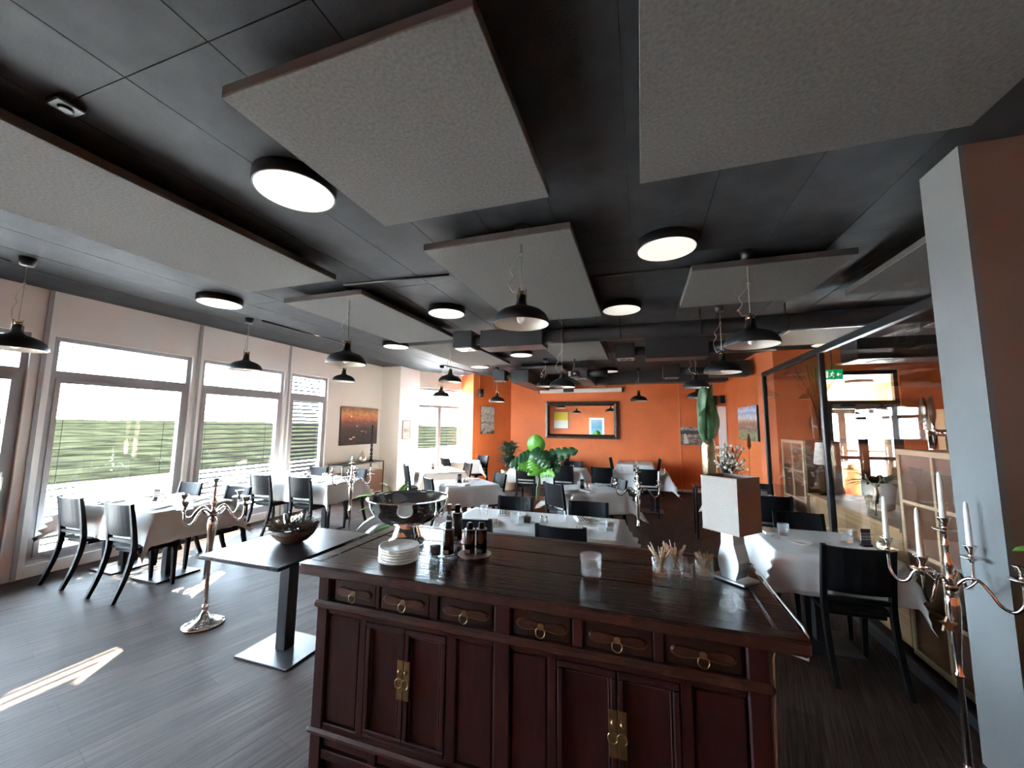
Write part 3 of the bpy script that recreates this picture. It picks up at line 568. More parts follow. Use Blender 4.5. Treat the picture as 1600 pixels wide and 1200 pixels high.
def chair_proto():
    t = thing('dining_chair', 'x', 'chair'); w = .42
    MB().bbox(-w / 2 + .01, w / 2 - .01, .055, .44, .425, .452, .008).build('seat', M_chair, t)
    MB().bbox(-w / 2 + .035, w / 2 - .035, .09, .41, .39, .425, .004).build('seat_frame', M_chair, t)
    for sx in (-1, 1):
        MB().bar((sx * (w / 2 - .04), .415, 0), (sx * (w / 2 - .035), .40, .425), .026, .026, .042, .042).build('leg', M_chair, t)
        x = sx * (w / 2 - .022); l = MB(); pr = [(-.075, 0), (-.035, .10), (.0, .20), (.03, .32), (.045, .42), (.045, .50), (.03, .62), (.01, .75), (-.012, .872)]
        for i in range(len(pr) - 1):
            a = .028 + .018 * (1 - abs(i - 4) / 4.5); l.bar((x, pr[i][0], pr[i][1]), (x, pr[i + 1][0], pr[i + 1][1] + .002), .030, a, .030, .028 + .018 * (1 - abs(i + 1 - 4) / 4.5), up=(0, 1, 0))
        l.build('rear_leg', M_chair, t)
    # curved back panel, slot below it, lower rail
    def curved(z0, z1, th, n=8):
        v = []; f = []; m = 5
        for i in range(n + 1):
            x = -w / 2 + .03 + (w - .06) * i / n; dip = -.034 * (1 - (2 * i / n - 1) ** 2)
            for j in range(m + 1):
                z = z0 + (z1 - z0) * j / m; y = (.045 if z < .5 else .045 - (z - .5) * .153) + dip * min(1, (z - .42) / .3 + .25)
                v += [(x, y - th / 2, z), (x, y + th / 2, z)]
        k = 2 * (m + 1)
        for i in range(n):
            for j in range(m):
                a = i * k + 2 * j; f += [(a, a + k, a + k + 2, a + 2), (a + 1, a + 3, a + k + 3, a + k + 1)]
            f += [(i * k, i * k + 1, i * k + k + 1, i * k + k), (i * k + k - 2, i * k + 2 * k - 2, i * k + 2 * k - 1, i * k + k - 1)]
        for e in (0, n * k):
            for j in range(m): f.append((e + 2 * j, e + 2 * j + 1, e + 2 * j + 3, e + 2 * j + 2))
        return MB().add(v, f, False)
    curved(.565, .868, .022).build('backrest', M_chair, t)
    MB().bbox(-w / 2 + .036, w / 2 - .036, .028, .056, .50, .53, .004).build('back_rail', M_chair, t)
    return t
CH = chair_proto(); used = []
def chair(x, y, deg, label):
    """x, y: foot point below the backrest; deg: facing direction, 90 = away from the camera"""
    rz = math.radians(deg - 90); lab = 'black curved-back chair ' + label; g = 'black dining chairs'
    if not used: CH.location = (x, y, 0); CH.rotation_euler = (0, 0, rz); CH['label'] = lab; CH['group'] = g; used.append(1); return CH
    return copy_tree(CH, (x, y, 0), rz, lab, g)
# ---- tableware prototypes
def tumbler_mesh(r=.041, h=.092, pat=True):
    n = 24; wob = (lambda rr, z, k: rr * (1 + (.045 if (k // 2 + int(z * 60)) % 2 else -.012))) if pat else None
    m = MB().lathe([(r * .86, 0)] + [(r * (.9 + .1 * i / 5), h * i / 5) for i in range(1, 6)], n, cap1=False, smooth=not pat, wob=wob)
    m.lathe([(r * .98, h), (r * .90, h - .003)], n, cap0=False, cap1=False)
    m.lathe([(r * .90, h - .003), (r * .80, .014)], n, cap0=False, cap1=True); me = m.mesh('tumbler'); return me
TUM = tumbler_mesh(); TUM.materials.append(M_cut)
def set_spot(cx, cy, rz, lx, ly): c, s = math.cos(rz), math.sin(rz); return (cx + lx * c - ly * s, cy + lx * s + ly * c)
NP = MB().bbox(-.055, .055, -.11, .11, 0, .008, .003).bbox(-.05, .05, -.10, .09, .008, .016, .003).mesh('folded_cloth'); NP.materials.append(M_napkin)
CT = MB()
for k in range(3): CT.bar((-.025 + .025 * k, -.09, .020), (-.022 + .024 * k, .10, .020), .007, .003).lathe([(.011, -.0015), (.011, .0015)], 10, (-.022 + .024 * k, .10, .0205))
CT = CT.mesh('cutlery'); CT.materials.append(M_steel)
PL = MB().lathe([(.045, 0), (.05, .002), (.075, .010), (.078, .012), (.074, .0125), (.05, .006), (.01, .0055)], 28).mesh('side_plate'); PL.materials.append(M_china)
SK = MB().lathe([(.014, 0), (.018, .003), (.017, .03), (.013, .042)], 12).mesh('glass_body'); SK.materials.append(M_napkin)
SC = MB().lathe([(.0135, .042), (.0135, .052), (.008, .057)], 12).mesh('cap'); SC.materials.append(M_steel)
M_menu = ramp_mat('menu_print', [(0, (.02, .02, .02)), (.25, (.03, .028, .03)), (.3, (.55, .5, .48)), (.38, (.12, .03, .04)), (.5, (.5, .45, .42)), (.62, (.10, .03, .04)), (.7, (.5, .42, .4)), (.78, (.05, .03, .03)), (1, (.10, .04, .04))], 'Z', .05, 9)
ZC = TZ + .0085
def tumbler(x, y, z, lab): o = obj('tumbler', TUM, None, (x, y, z)); tag(o, lab, 'glass', 'cut glass tumblers'); return o
def place(cx, cy, rz, lx, ly, side, desc, glass=True, plate=True, napkin=True):
    """one cover; side +1: diner on the far side, -1: near side"""
    a = rz + (0 if side < 0 else PI)
    if napkin:
        x, y = set_spot(cx, cy, rz, lx, ly); t = thing('napkin_set', 'white napkin with cutlery, %s' % desc, 'napkin', (x, y, ZC), a + .35, 'folded napkins with cutlery'); obj('folded_cloth', NP, t); obj('cutlery', CT, t)
    if glass: x, y = set_spot(cx, cy, rz, lx + .17 * -side, ly - .10 * side); tumbler(x, y, ZC, 'cut-glass tumbler, %s' % desc)
    if plate: x, y = set_spot(cx, cy, rz, lx - .19 * -side, ly - .02 * side); tag(obj('side_plate', PL, None, (x, y, ZC)), 'cream side plate, %s' % desc, 'plate', 'side plates')
def centre(cx, cy, rz, lx, ly, desc, menu=True):
    if menu:
        x, y = set_spot(cx, cy, rz, lx, ly); t = thing('menu_stand', 'small dark menu card on %s' % desc, 'menu card', (x, y, ZC), rz + .25, 'menu cards'); MB().bbox(-.035, .035, -.02, .02, 0, .018, .003).build('foot', M_black, t); MB().box(-.035, .035, -.003, .003, .018, .13).build('card', M_menu, t)
    for k, nm in enumerate(('salt', 'pepper')):
        x, y = set_spot(cx, cy, rz, lx + .075 + .045 * k, ly - .015); t = thing('shaker', '%s small %s shaker on %s' % ('left' if k == 0 else 'right', nm, desc), 'shaker', (x, y, ZC), 0, 'salt and pepper shakers'); obj('glass_body', SK, t); obj('cap', SC, t)
N1 = 'the window table nearest the camera'; N2 = 'the second window table'; N3 = 'the turned table behind the steel bowl'; N4 = 'the sunlit turned table before the white pillar'; N4b = 'the farthest table beside the orange pier'
N5 = 'the long table right behind the sideboard'; N6 = 'the turned table right of the monstera'; N7 = 'the table directly behind the monstera'; N8 = 'the far table behind the lone-candle candelabra'; N9 = 'the small table standing against the orange wall'
N9b = 'the table against the orange wall under the mirror'; N10 = 'the square table by the glass partition'; N11 = 'the farther table by the glass partition'
table(-5.31, 3.02, 1.46, .76, 0, N1, 1, .30, 9, .865); table(-5.18, 5.085, 1.56, .77, 0, N2, 2, .28, 9, .99)
A3 = math.radians(47); table(-2.66, 5.69, .80, .80, A3, N3, 3); table(-3.94, 7.10, .80, 1.0, math.radians(46), N4, 4)
table(-4.27, 8.98, .86, .66, math.radians(24), N4b, 5, .26)
table(-.965, 3.64, 1.57, .76, 0, N5, 6, .28); A6 = math.radians(33); table(-.76, 5.82, .80, .80, A6, N6, 7)
table(-1.90, 8.24, 1.50, .72, 0, N7, 8); table(-.14, 8.27, 1.22, .72, 0, N8, 9); table(-.17, 10.36, .82, 1.1, 0, N9, 10, .24); table(-2.42, 10.42, .82, 1.0, 0, N9b, 11, .24)
table(1.285, 3.81, .74, .76, 0, N10, 12, .27, .415); table(1.29, 5.85, .72, .74, 0, N11, 13, .24, .41)
for x, y, d, l in [(-5.62, 2.48, 90, 'left on the near side of ' + N1), (-4.78, 2.46, 90, 'right on the near side of ' + N1), (-5.58, 3.58, 270, 'left on the far side of ' + N1), (-4.73, 3.58, 270, 'right on the far side of ' + N1),
        (-5.52, 4.52, 90, 'left on the near side of ' + N2), (-4.77, 4.54, 90, 'right on the near side of ' + N2), (-5.55, 5.66, 270, 'left on the far side of ' + N2), (-4.72, 5.66, 270, 'right on the far side of ' + N2),
        (-3.02, 5.20, 48, 'at the left corner of ' + N3), (-2.22, 6.10, 226, 'with its back shining, beyond ' + N3), (-4.34, 6.62, 44, 'left of ' + N4), (-3.44, 7.50, 226, 'right of ' + N4), (-4.46, 8.42, 60, 'on the near side of ' + N4b), (-3.92, 9.46, 245, 'beside the dracaena at ' + N4b),
        (-1.40, 3.11, 90, 'left on the near side of ' + N5), (-.62, 3.11, 90, 'right on the near side of ' + N5), (-1.33, 4.17, 270, 'left on the far side of ' + N5), (-.54, 4.17, 270, 'right on the far side of ' + N5),
        (-1.16, 5.33, 52, 'turned at the left of ' + N6), (-.34, 6.14, 214, 'with its back shining, beyond ' + N6), (-2.27, 7.74, 90, 'left on the near side of ' + N7), (-1.49, 7.74, 90, 'right on the near side of ' + N7), (-1.46, 8.76, 270, 'on the far side of ' + N7),
        (-.74, 7.76, 90, 'left on the near side of ' + N8), (.08, 7.78, 90, 'right on the near side of ' + N8), (-.74, 10.2, 0, 'at the left end of ' + N9), (.40, 10.35, 180, 'at the right end of ' + N9), (-1.86, 10.3, 180, 'sideways at ' + N9b),
        (1.34, 3.27, 90, 'largest, on the near side of ' + N10), (1.36, 4.36, 270, 'on the far side of ' + N10), (1.42, 5.34, 90, 'on the near side of ' + N11), (1.52, 6.40, 270, 'on the far side of ' + N11)]:
    chair(x, y, d, l)
for cx, cy, w, d, rz, nm in [(-5.27, 3.02, 1.5, .76, 0, N1), (-5.18, 5.085, 1.56, .77, 0, N2), (-.965, 3.64, 1.57, .76, 0, N5)]:
    for i, (sx, s, de) in enumerate(((-1, -1, 'near left place of '), (1, -1, 'near right place of '), (-1, 1, 'far left place of '), (1, 1, 'far right place of '))):
        place(cx, cy, rz, sx * .40 + (.06 if s < 0 else 0), s * (d / 2 - .17), s, de + nm)
    centre(cx, cy, rz, -.02, .03, nm, nm != N5)
for cx, cy, rz, nm in [(-2.66, 5.69, A3, N3), (-3.94, 7.10, A3, N4), (-.76, 5.82, A6, N6), (1.31, 3.81, 0, N10)]:
    if nm != N10:
        place(cx, cy, rz, -.12, -.22, -1, 'near place of ' + nm); place(cx, cy, rz, .10, .22, 1, 'far place of ' + nm); centre(cx, cy, rz, -.08, .02, nm)
for cx, cy, nm in [(-1.90, 8.24, N7), (-.14, 8.27, N8)]:
    place(cx, cy, 0, -.40, -.18, -1, 'left place of ' + nm); place(cx, cy, 0, .35, -.18, -1, 'right place of ' + nm); centre(cx, cy, 0, 0, .08, nm, True)
centre(-.17, 10.2, 0, -.05, 0, N9, False); centre(1.5, 5.75, 0, -.05, 0, N11)
# the right-hand table as the photo shows it
t = thing('napkin_set', 'white napkin with cutlery, far left corner of ' + N10, 'napkin', (1.02, 4.03, ZC), .15, 'folded napkins with cutlery'); obj('folded_cloth', NP, t); obj('cutlery', CT, t)
tumbler(1.12, 3.95, ZC, 'clear cut-glass tumbler, the left of the two on ' + N10); tumbler(1.54, 3.90, ZC, 'clear cut-glass tumbler, the right of the two on ' + N10)
tag(obj('side_plate', PL, None, (1.17, 3.72, ZC)), 'small cream side plate on ' + N10, 'plate', 'side plates')
t = thing('place_card', 'small white tent card at the left edge of ' + N10, 'card', (1.03, 3.81, ZC), .4); MB().add([(-.03, -.015, 0), (.03, -.015, 0), (.03, 0, .03), (-.03, 0, .03), (-.03, .015, 0), (.03, .015, 0)], [(0, 1, 2, 3), (3, 2, 5, 4)]).build('card', M_napkin, t)
t = thing('place_card', 'small white tent card at the right end of ' + N5, 'card', (-.28, 3.56, ZC), .4); MB().add([(-.03, -.015, 0), (.03, -.015, 0), (.03, 0, .03), (-.03, 0, .03), (-.03, .015, 0), (.03, .015, 0)], [(0, 1, 2, 3), (3, 2, 5, 4)]).build('card', M_napkin, t)
for k in range(2):
    tag(MB().bbox(-.012, .012, -.35, .35, 0, .002, .0005).build('table_runner', M_napkin, None, (1.06 + .22 * k, 3.81, ZC + .0005)), 'narrow white band, the %s of two lying across %s' % (('left', 'right')[k], N10), 'band') if 0 else None
centre(1.62, 3.80, 0, 0, .0, N10)
# acrylic candle column on the long table
t = thing('candle_stand', 'slim clear acrylic stand with dark foot on ' + N5, 'stand', (-1.03, 3.60, ZC)); MB().bbox(-.028, .028, -.028, .028, 0, .05, .004).build('foot', M_black, t); MB().box(-.022, .022, -.003, .003, .05, .19).build('acrylic_sheet', M_thin, t)

# ================================================================ SIDEBOARD
def wood(name, c0, c1, rough, sx, sy, sz, wear=0., wearcol=(.3, .12, .06), bump=.3):
    m = bpy.data.materials.new(name); m.use_nodes = True; n, l = nt(m); b = n['Principled BSDF']
    tc = n.new('ShaderNodeTexCoord'); mp = n.new('ShaderNodeMapping'); mp.inputs['Scale'].default_value = (sx, sy, sz); l.new(tc.outputs['Object'], mp.inputs[0])
    t = n.new('ShaderNodeTexNoise'); t.inputs['Scale'].default_value = 3; t.inputs['Detail'].default_value = 8; t.inputs['Roughness'].default_value = .6; l.new(mp.outputs[0], t.inputs['Vector'])
    r = n.new('ShaderNodeValToRGB'); r.color_ramp.elements[0].position = .3; r.color_ramp.elements[0].color = (*c0, 1); r.color_ramp.elements[1].position = .7; r.color_ramp.elements[1].color = (*c1, 1); l.new(t.outputs['Fac'], r.inputs[0]); out = r.outputs[0]
    if wear:
        t2 = n.new('ShaderNodeTexNoise'); t2.inputs['Scale'].default_value = 7; t2.inputs['Detail'].default_value = 10; t2.inputs['Roughness'].default_value = .7; l.new(tc.outputs['Object'], t2.inputs['Vector'])
        r2 = n.new('ShaderNodeValToRGB'); r2.color_ramp.elements[0].position = .56; r2.color_ramp.elements[1].position = .66; l.new(t2.outputs['Fac'], r2.inputs[0])
        m2 = n.new('ShaderNodeMath'); m2.operation = 'MULTIPLY'; m2.inputs[1].default_value = wear; l.new(r2.outputs[0], m2.inputs[0])
        mx = n.new('ShaderNodeMixRGB'); mx.inputs[2].default_value = (*wearcol, 1); l.new(m2.outputs[0], mx.inputs[0]); l.new(out, mx.inputs[1]); out = mx.outputs[0]
    l.new(out, b.inputs['Base Color']); b.inputs['Roughness'].default_value = rough
    bp = n.new('ShaderNodeBump'); bp.inputs['Strength'].default_value = bump; bp.inputs['Distance'].default_value = .004; l.new(t.outputs['Fac'], bp.inputs['Height']); l.new(bp.outputs[0], b.inputs['Normal'])
    return m
M_stop = wood('lacquered_old_wood_top', (.012, .008, .007), (.035, .018, .013), .20, 2, 14, 14, .35, (.08, .035, .022), .5)
M_sedge = wood('worn_wood_edge', (.030, .012, .009), (.075, .028, .018), .42, 4, 14, 14, .55, (.16, .055, .03), .6)
M_sbody = wood('dark_red_lacquer', (.022, .006, .006), (.048, .013, .012), .36, 10, 10, 2, .15, (.09, .03, .02), .2)
M_sdark = wood('dark_drawer_wood', (.014, .007, .006), (.03, .013, .010), .40, 3, 10, 10, .2, (.07, .03, .02), .3)
sb = thing('sideboard', 'old dark red-brown lacquered sideboard with drawers, doors and brass fittings', 'sideboard', (-.53, 1.55, 0))
OX = .53                                                          # local x = world x + OX, local y = world y - 1.55
# top: three worn planks framed by edge boards
tp = MB().bbox(-1.01, 1.01, -.065, -.005, .951, 1.0, .010).bbox(-1.01, 1.01, .70, .755, .951, 1.0, .010).build('top_edge', M_sedge, sb)
MB().bbox(-1.01, -.93, -.005, .70, .952, .999, .008).build('top_end_board', M_stop, sb); MB().bbox(.93, 1.01, -.005, .70, .952, .999, .008).build('top_end_board', M_stop, sb)
MB().bbox(-1.009, 1.009, -.062, -.008, .9995, 1.0015, .0008).build('top_front_board', M_stop, sb)
for i, (a, b) in enumerate(((-.003, .235), (.238, .47), (.473, .698))): MB().bbox(-.928, .928, a, b, .952, .9985 - .001 * (i % 2), .004).build('top_plank', M_stop, sb)
L, R_ = -.935, .905
car = MB()                                                        # carcass: stiles, rails and back
car.box(L + .01, R_ - .01, .03, .68, .06, .95)
for a, b in ((L, L + .065), (-.048, .022), (R_ - .065, R_)): car.bbox(a, b, -.012, .035, .0, .951, .006)
for a, b in ((-.613, -.593), (-.342, -.300), (.265, .305), (.552, .588)): car.bbox(a, b, -.008, .03, .832, .95, .004)
for a, b in ((-.692, -.655), (-.258, -.21), (-.05, .02), (.17, .205), (.635, .675)): car.bbox(a, b, -.008, .03, .285, .80, .004)
car.bbox(L, R_, -.008, .03, .942, .951, .003).bbox(L + .065, R_ - .065, -.008, .03, .775, .80, .004).bbox(L + .065, R_ - .065, -.008, .03, .285, .31, .004).bbox(L + .065, R_ - .065, -.008, .03, .16, .20, .004)
for x in (-.60, -.26, .27, .60): car.bbox(x - .02, x + .02, -.008, .03, .20, .258, .003)
for y in (.62,): car.bbox(L, L + .065, y, y + .07, 0, .951, .006).bbox(R_ - .065, R_, y, y + .07, 0, .951, .006)
car.build('carcass', M_sbody, sb)
MB().bbox(L - .012, R_ + .012, -.026, .03, .798, .832, .010).build('drawer_moulding', M_sedge, sb); MB().bbox(L - .012, R_ + .012, -.026, .03, .257, .287, .010).build('plinth_moulding', M_sedge, sb)
M_ring = M_brass
def ring(m, x, y, z, r=.016):
    m.tube([(x + r * math.sin(2 * PI * k / 16), y - .004 - .006 * (1 - math.cos(2 * PI * k / 16)) * .5, z - r + r * math.cos(2 * PI * k / 16)) for k in range(17)], .0024, 6, False)
for a, b in ((-.844, -.613), (-.593, -.342), (-.300, -.052), (.026, .265), (.305, .552), (.588, .832)):
    d = MB().bbox(a + .004, b - .004, -.004, .03, .836, .941, .004).build('drawer', M_sdark, sb); c = (a + b) / 2; w = (b - a) * .42
    pts = []; N = 28                                               # raised bone-shaped relief
    for k in range(N):
        u = 2 * PI * k / N; x = math.cos(u); z = math.sin(u); hgt = .013 + .024 * abs(x) ** 1.6; pts.append((c + w * x, .884 + hgt * z))
    rel = MB(); n0 = [(x, -.004, z) for x, z in pts]; n1 = [(c + (x - c) * .93, -.013, .884 + (z - .884) * .8) for x, z in pts]
    rel.add(n0 + n1, [tuple(range(N, 2 * N))[::-1]] + [(k, N + k, N + (k + 1) % N, (k + 1) % N) for k in range(N)]); rel.build('carved_relief', M_sedge, d)
    pl = MB().lathe([(.012, 0), (.012, .004)], 14).xf(Matrix.Translation((c, -.013, .884)) @ Matrix.Rotation(PI / 2, 4, 'X')); ring(pl, c, -.017, .884, .018); pl.build('ring_pull', M_ring, d)
    # thin inlay outline
    MB().tube([(x, -.0045, .884 + (z - .884) * 1.15) for x, z in pts[N // 2:]] + [(pts[0][0], -.0045, .884)], .0014, 4, False).build('inlay_line', M_brass, d)
def panelled(name, a, b, z0, z1, door=False, hinge=None):
    d = MB().bbox(a, b, .006, .03, z0, z1, .003).build(name, M_sbody, sb); fw = .022
    if door:
        fr = MB().bbox(a, b, -.010, .006, z1 - fw, z1, .004).bbox(a, b, -.010, .006, z0, z0 + fw, .004).bbox(a, a + fw, -.010, .006, z0 + fw, z1 - fw, .004).bbox(b - fw, b, -.010, .006, z0 + fw, z1 - fw, .004); fr.build('door_frame', M_sbody, d)
        q = MB().bbox(a + fw + .004, a + fw + .010, -.004, .006, z0 + fw, z1 - fw, .002).bbox(b - fw - .010, b - fw - .004, -.004, .006, z0 + fw, z1 - fw, .002).bbox(a + fw, b - fw, -.004, .006, z1 - fw - .010, z1 - fw - .004, .002); q.build('bead', M_sedge, d)
        e = b if hinge == 'r' else a; s = -1 if hinge == 'r' else 1
        x0, x1 = sorted((e, e + s * .030)); pm = MB().bbox(x0 + .001, x1, -.0135, -.010, .492, .648, .001); xm = (x0 + x1) / 2; pm.ball((xm, -.018, .606), .008); ring(pm, xm, -.015, .578, .017); pm.build('brass_plate', M_brass, d)
    else:
        MB().bbox(a + .004, b - .004, -.001, .006, z0 + .006, z1 - .006, .004).build('raised_field', M_sbody, d)
zb, zt_ = .312, .773
panelled('side_panel', -.868, -.694, zb, zt_); panelled('cabinet_door', -.654, -.457, zb, zt_, True, 'r'); panelled('cabinet_door', -.455, -.260, zb, zt_, True, 'l'); panelled('side_panel', -.209, -.052, zb, zt_)
panelled('side_panel', .022, .168, zb, zt_); panelled('cabinet_door', .207, .424, zb, zt_, True, 'r'); panelled('cabinet_door', .426, .633, zb, zt_, True, 'l'); panelled('side_panel', .677, .838, zb, zt_)
for a, b in ((-.868, -.62), (-.58, -.28), (-.24, -.05), (.024, .25), (.29, .58), (.62, .838)): panelled('plinth_panel', a, b, .205, .255)
# ---- things on the sideboard
ZT_ = 1.0016
bw = thing('punch_bowl', 'large polished steel footed punch bowl on the sideboard', 'bowl', (-1.255, 1.945, ZT_))
MB().lathe([(.092, 0), (.097, .004), (.098, .012), (.092, .018), (.080, .025), (.075, .045), (.066, .07), (.058, .09), (.056, .095)], 40).build('foot', M_steel, bw)
MB().lathe([(.040, .093), (.09, .10), (.145, .125), (.185, .16), (.207, .20), (.214, .232), (.224, .240), (.225, .245), (.218, .246), (.206, .234), (.196, .195), (.175, .162), (.135, .132), (.08, .112), (.01, .107)], 56).build('basin', M_steel, bw)
for k in range(6):
    tag(obj('saucer', (MB().lathe([(.05, 0), (.055, .002), (.080, .006), (.092, .0115), (.093, .0130), (.090, .0135), (.062, .007), (.056, .005), (.01, .0045)], 36).mesh('saucer')), None, (-1.115, 1.665, ZT_ + k * .0125)), ['lowest', 'second lowest', 'third from the bottom', 'third from the top', 'second from the top', 'topmost'][k] + ' cream saucer in the stack on the sideboard', 'saucer', 'stacked cream saucers').data.materials.append(M_china)
M_dark = mat('black_bottle', (.012, .013, .014), .25)
t = thing('oil_bottle', 'clear glass oil bottle with metal pourer, half full of dark liquid', 'bottle', (-.995, 1.80, ZT_))
MB().lathe([(.026, 0), (.0285, .004), (.0285, .115), (.020, .145), (.011, .165), (.011, .195), (.013, .197)], 24, cap1=False).build('glass_body', M_bglass, t); MB().lathe([(.0265, .004), (.0270, .045)], 24).build('dark_liquid', mat('dark_oil', (.015, .008, .006), .08), t); MB().lathe([(.0105, .19), (.0105, .20), (.004, .215), (.003, .265)], 12).build('pourer', M_steel, t)
t = thing('oil_bottle', 'clear glass bottle behind the oil bottle, beside the steel bowl', 'bottle', (-.99, 1.93, ZT_)); MB().lathe([(.028, 0), (.030, .004), (.030, .10), (.018, .15), (.012, .165), (.012, .21)], 24, cap1=False).build('glass_body', M_bglass, t); MB().lathe([(.013, .205), (.013, .225)], 12).build('stopper', M_brass, t)
def bottle(lab, x, y, h, r=.027, m=None):
    t = thing('condiment_bottle', lab, 'bottle', (x, y, ZT_ if y > 1.81 or 1 else ZT_), 0, 'black cylindrical bottles'); MB().lathe([(r * .94, 0), (r, .004), (r, h * .78), (r * .9, h * .80)], 24).build('can', m or M_dark, t); MB().lathe([(r * .62, h * .80), (r * .62, h * .97), (r * .4, h)], 20).build('cap', M_black, t)
    for z in (.004, h * .775): MB().lathe([(r * 1.02, z), (r * 1.02, z + .004)], 24).build('metal_ring', M_brushed, t)
    MB().bbox(-r * .5, r * .5, -r - .0012, -r * .9, .014, .030, .0005).build('label', M_dark if 0 else mat('grey_label', (.35, .35, .34), .6), t); return t
bottle('tall black bottle with pale cap behind the front black bottle', -1.00, 2.055, .20); bottle('matt black bottle standing alone left of the saucer', -.935, 1.825, .165)
tag(obj('saucer', MB().lathe([(.05, 0), (.055, .003), (.080, .011), (.084, .0135), (.080, .0145), (.06, .008), (.01, .0078)], 36).mesh('saucer'), None, (-.805, 1.855, ZT_)), 'single cream saucer carrying two black bottles', 'saucer').data.materials.append(M_china)
for lab, x, y in (('glossy black bottle on the saucer, the left of the two', -.828, 1.845), ('glossy black bottle on the saucer, the right of the two', -.775, 1.872)): bottle(lab, x, y, .155, .0265, mat('glossy_black_bottle', (.010, .010, .008), .10)).location.z = ZT_ + .0085
BT = tumbler_mesh(.044, .098); BT.materials.append(M_cut)
tag(obj('tumbler', BT, None, (-.222, 1.775, ZT_)), 'empty clear studded tumbler standing alone in the middle of the sideboard', 'glass')
M_pick = mat('pale_birch_stick', (.70, .52, .34), .7)
def pick_glass(lab, x, y, r, h, n, ln, lean, seed, thick=.0022, m=None):
    t = thing('stick_glass', lab, 'glass', (x, y, ZT_), 0, 'glasses of wooden sticks'); MB().lathe([(r * .95, 0), (r, .003), (r, h), (r * .93, h), (r * .93, .012), (.002, .012)], 28, cap1=True)  .build('glass', M_sglass, t); rr = random.Random(seed)
    for k in range(n):
        a = rr.uniform(0, 2 * PI); q = r * .75 * math.sqrt(rr.random()); b = a + PI + rr.uniform(-.6, .6)
        p0 = Vector((q * .8 * math.cos(b), q * .8 * math.sin(b), .014)); p1 = Vector((r * .8 * lean * math.cos(a), r * .8 * lean * math.sin(a), h * .98)); d = (p1 - p0).normalized()
        MB().tube([p0, p0 + d * ln * rr.uniform(.9, 1.05)], thick, 5).build('stick', m or M_pick, t)
pick_glass('glass tumbler of long wooden stirrers, left end of the glass row', .068, 1.915, .037, .085, 26, .122, 1., 1, .0024)
pick_glass('glass tumbler of long wooden stirrers, second in the glass row', .130, 1.965, .033, .085, 22, .122, 1., 2, .0024)
pick_glass('small shot glass with clear straws between the stick glasses', .170, 1.905, .026, .055, 5, .085, 1.15, 3, .0035, M_thin)
pick_glass('glass packed with toothpicks beside the table lamp', .247, 1.945, .037, .085, 110, .094, 1., 4, .0016)
t = thing('table_lamp', 'table lamp with square beige shade and curved steel body', 'lamp', (.365, 1.965, ZT_), math.radians(-43))
M_linen = mat('beige_linen_shade', (.42, .39, .345), .85, bump=.2, scale=160)
MB().bbox(-.075, .075, -.055, .055, 0, .012, .003).build('base', M_brushed, t)
bd_ = MB(); prf = [(.030, .012), (.043, .05), (.046, .08), (.038, .115), (.028, .15), (.026, .20)]; v = []
for sgn in (-1, 1):
    for wq, z in prf: v += [(sgn * wq, -.04, z), (sgn * wq, .04, z)]
k = len(prf)
for s_ in (0, 2 * k):
    for i in range(k - 1): bd_.f.append((s_ + 2 * i, s_ + 2 * i + 1, s_ + 2 * i + 3, s_ + 2 * i + 2)); bd_.sm.append(True)
for i in range(k - 1):
    for j in (0, 1): bd_.f.append((2 * i + j, 2 * i + 2 + j, 2 * k + 2 * i + 2 + j, 2 * k + 2 * i + j)); bd_.sm.append(False)
bd_.v = v; bd_.f.append((2 * k - 2, 2 * k - 1, 4 * k - 1, 4 * k - 2)); bd_.sm.append(False); bd_.build('curved_body', M_brushed, t)
a = .082; z0, z1 = .205, .437; sh = MB()
for x0, x1, y0, y1 in ((-a, a, -a, -a + .002), (-a, a, a - .002, a), (-a, -a + .002, -a + .002, a - .002), (a - .002, a, -a + .002, a - .002)): sh.box(x0, x1, y0, y1, z0, z1)
sh.build('shade', M_linen, t)
for z in (z0, z1 - .006): MB().box(-a - .001, a + .001, -a - .001, -a, z, z + .006).box(-a - .001, a + .001, a, a + .001, z, z + .006).box(-a - .001, -a, -a, a, z, z + .006).box(a, a + .001, -a, a, z, z + .006).build('shade_trim', mat('beige_trim', (.42, .34, .26), .8), t)
MB().tube([(-a, 0, .40), (a, 0, .40)], .002, 5).tube([(0, 0, .2), (0, 0, .40)], .006, 8).lathe([(.02, .27), (.028, .31), (.012, .345)], 12).build('bulb_holder', M_shade_in, t)
t = thing('tent_card', 'clear acrylic tent card holder on the right of the sideboard', 'card holder', (.30, 1.66, ZT_), math.radians(-52)); h = .055
for sgn in (-1, 1): MB().add([(-.035, sgn * .03, 0), (.035, sgn * .03, 0), (.035, 0, h), (-.035, 0, h), (-.035, sgn * .033, 0), (.035, sgn * .033, 0), (.035, sgn * .003, h), (-.035, sgn * .003, h)], [(0, 1, 2, 3), (7, 6, 5, 4), (0, 4, 5, 1), (1, 5, 6, 2), (3, 2, 6, 7), (0, 3, 7, 4)]).build('acrylic_sheet', M_bglass, t)
t = tag(MB().tube([(.42, 2.0, 1.006), (.45, 2.12, 1.006), (.48, 2.18, 1.005), (.487, 2.10, 1.003), (.484, 1.80, 1.003), (.486, 1.58, 1.003), (.488, 1.545, .99), (.486, 1.55, .918), (.41, 1.60, .916), (.402, 1.60, .88), (.398, 1.60, .70), (.39, 1.60, .45), (.40, 1.60, .006)], .0038, 6).build('lamp_cable', mat('white_cable', (.85, .84, .82), .5)), 'thin white lamp cable running over the right end of the sideboard', 'cable')
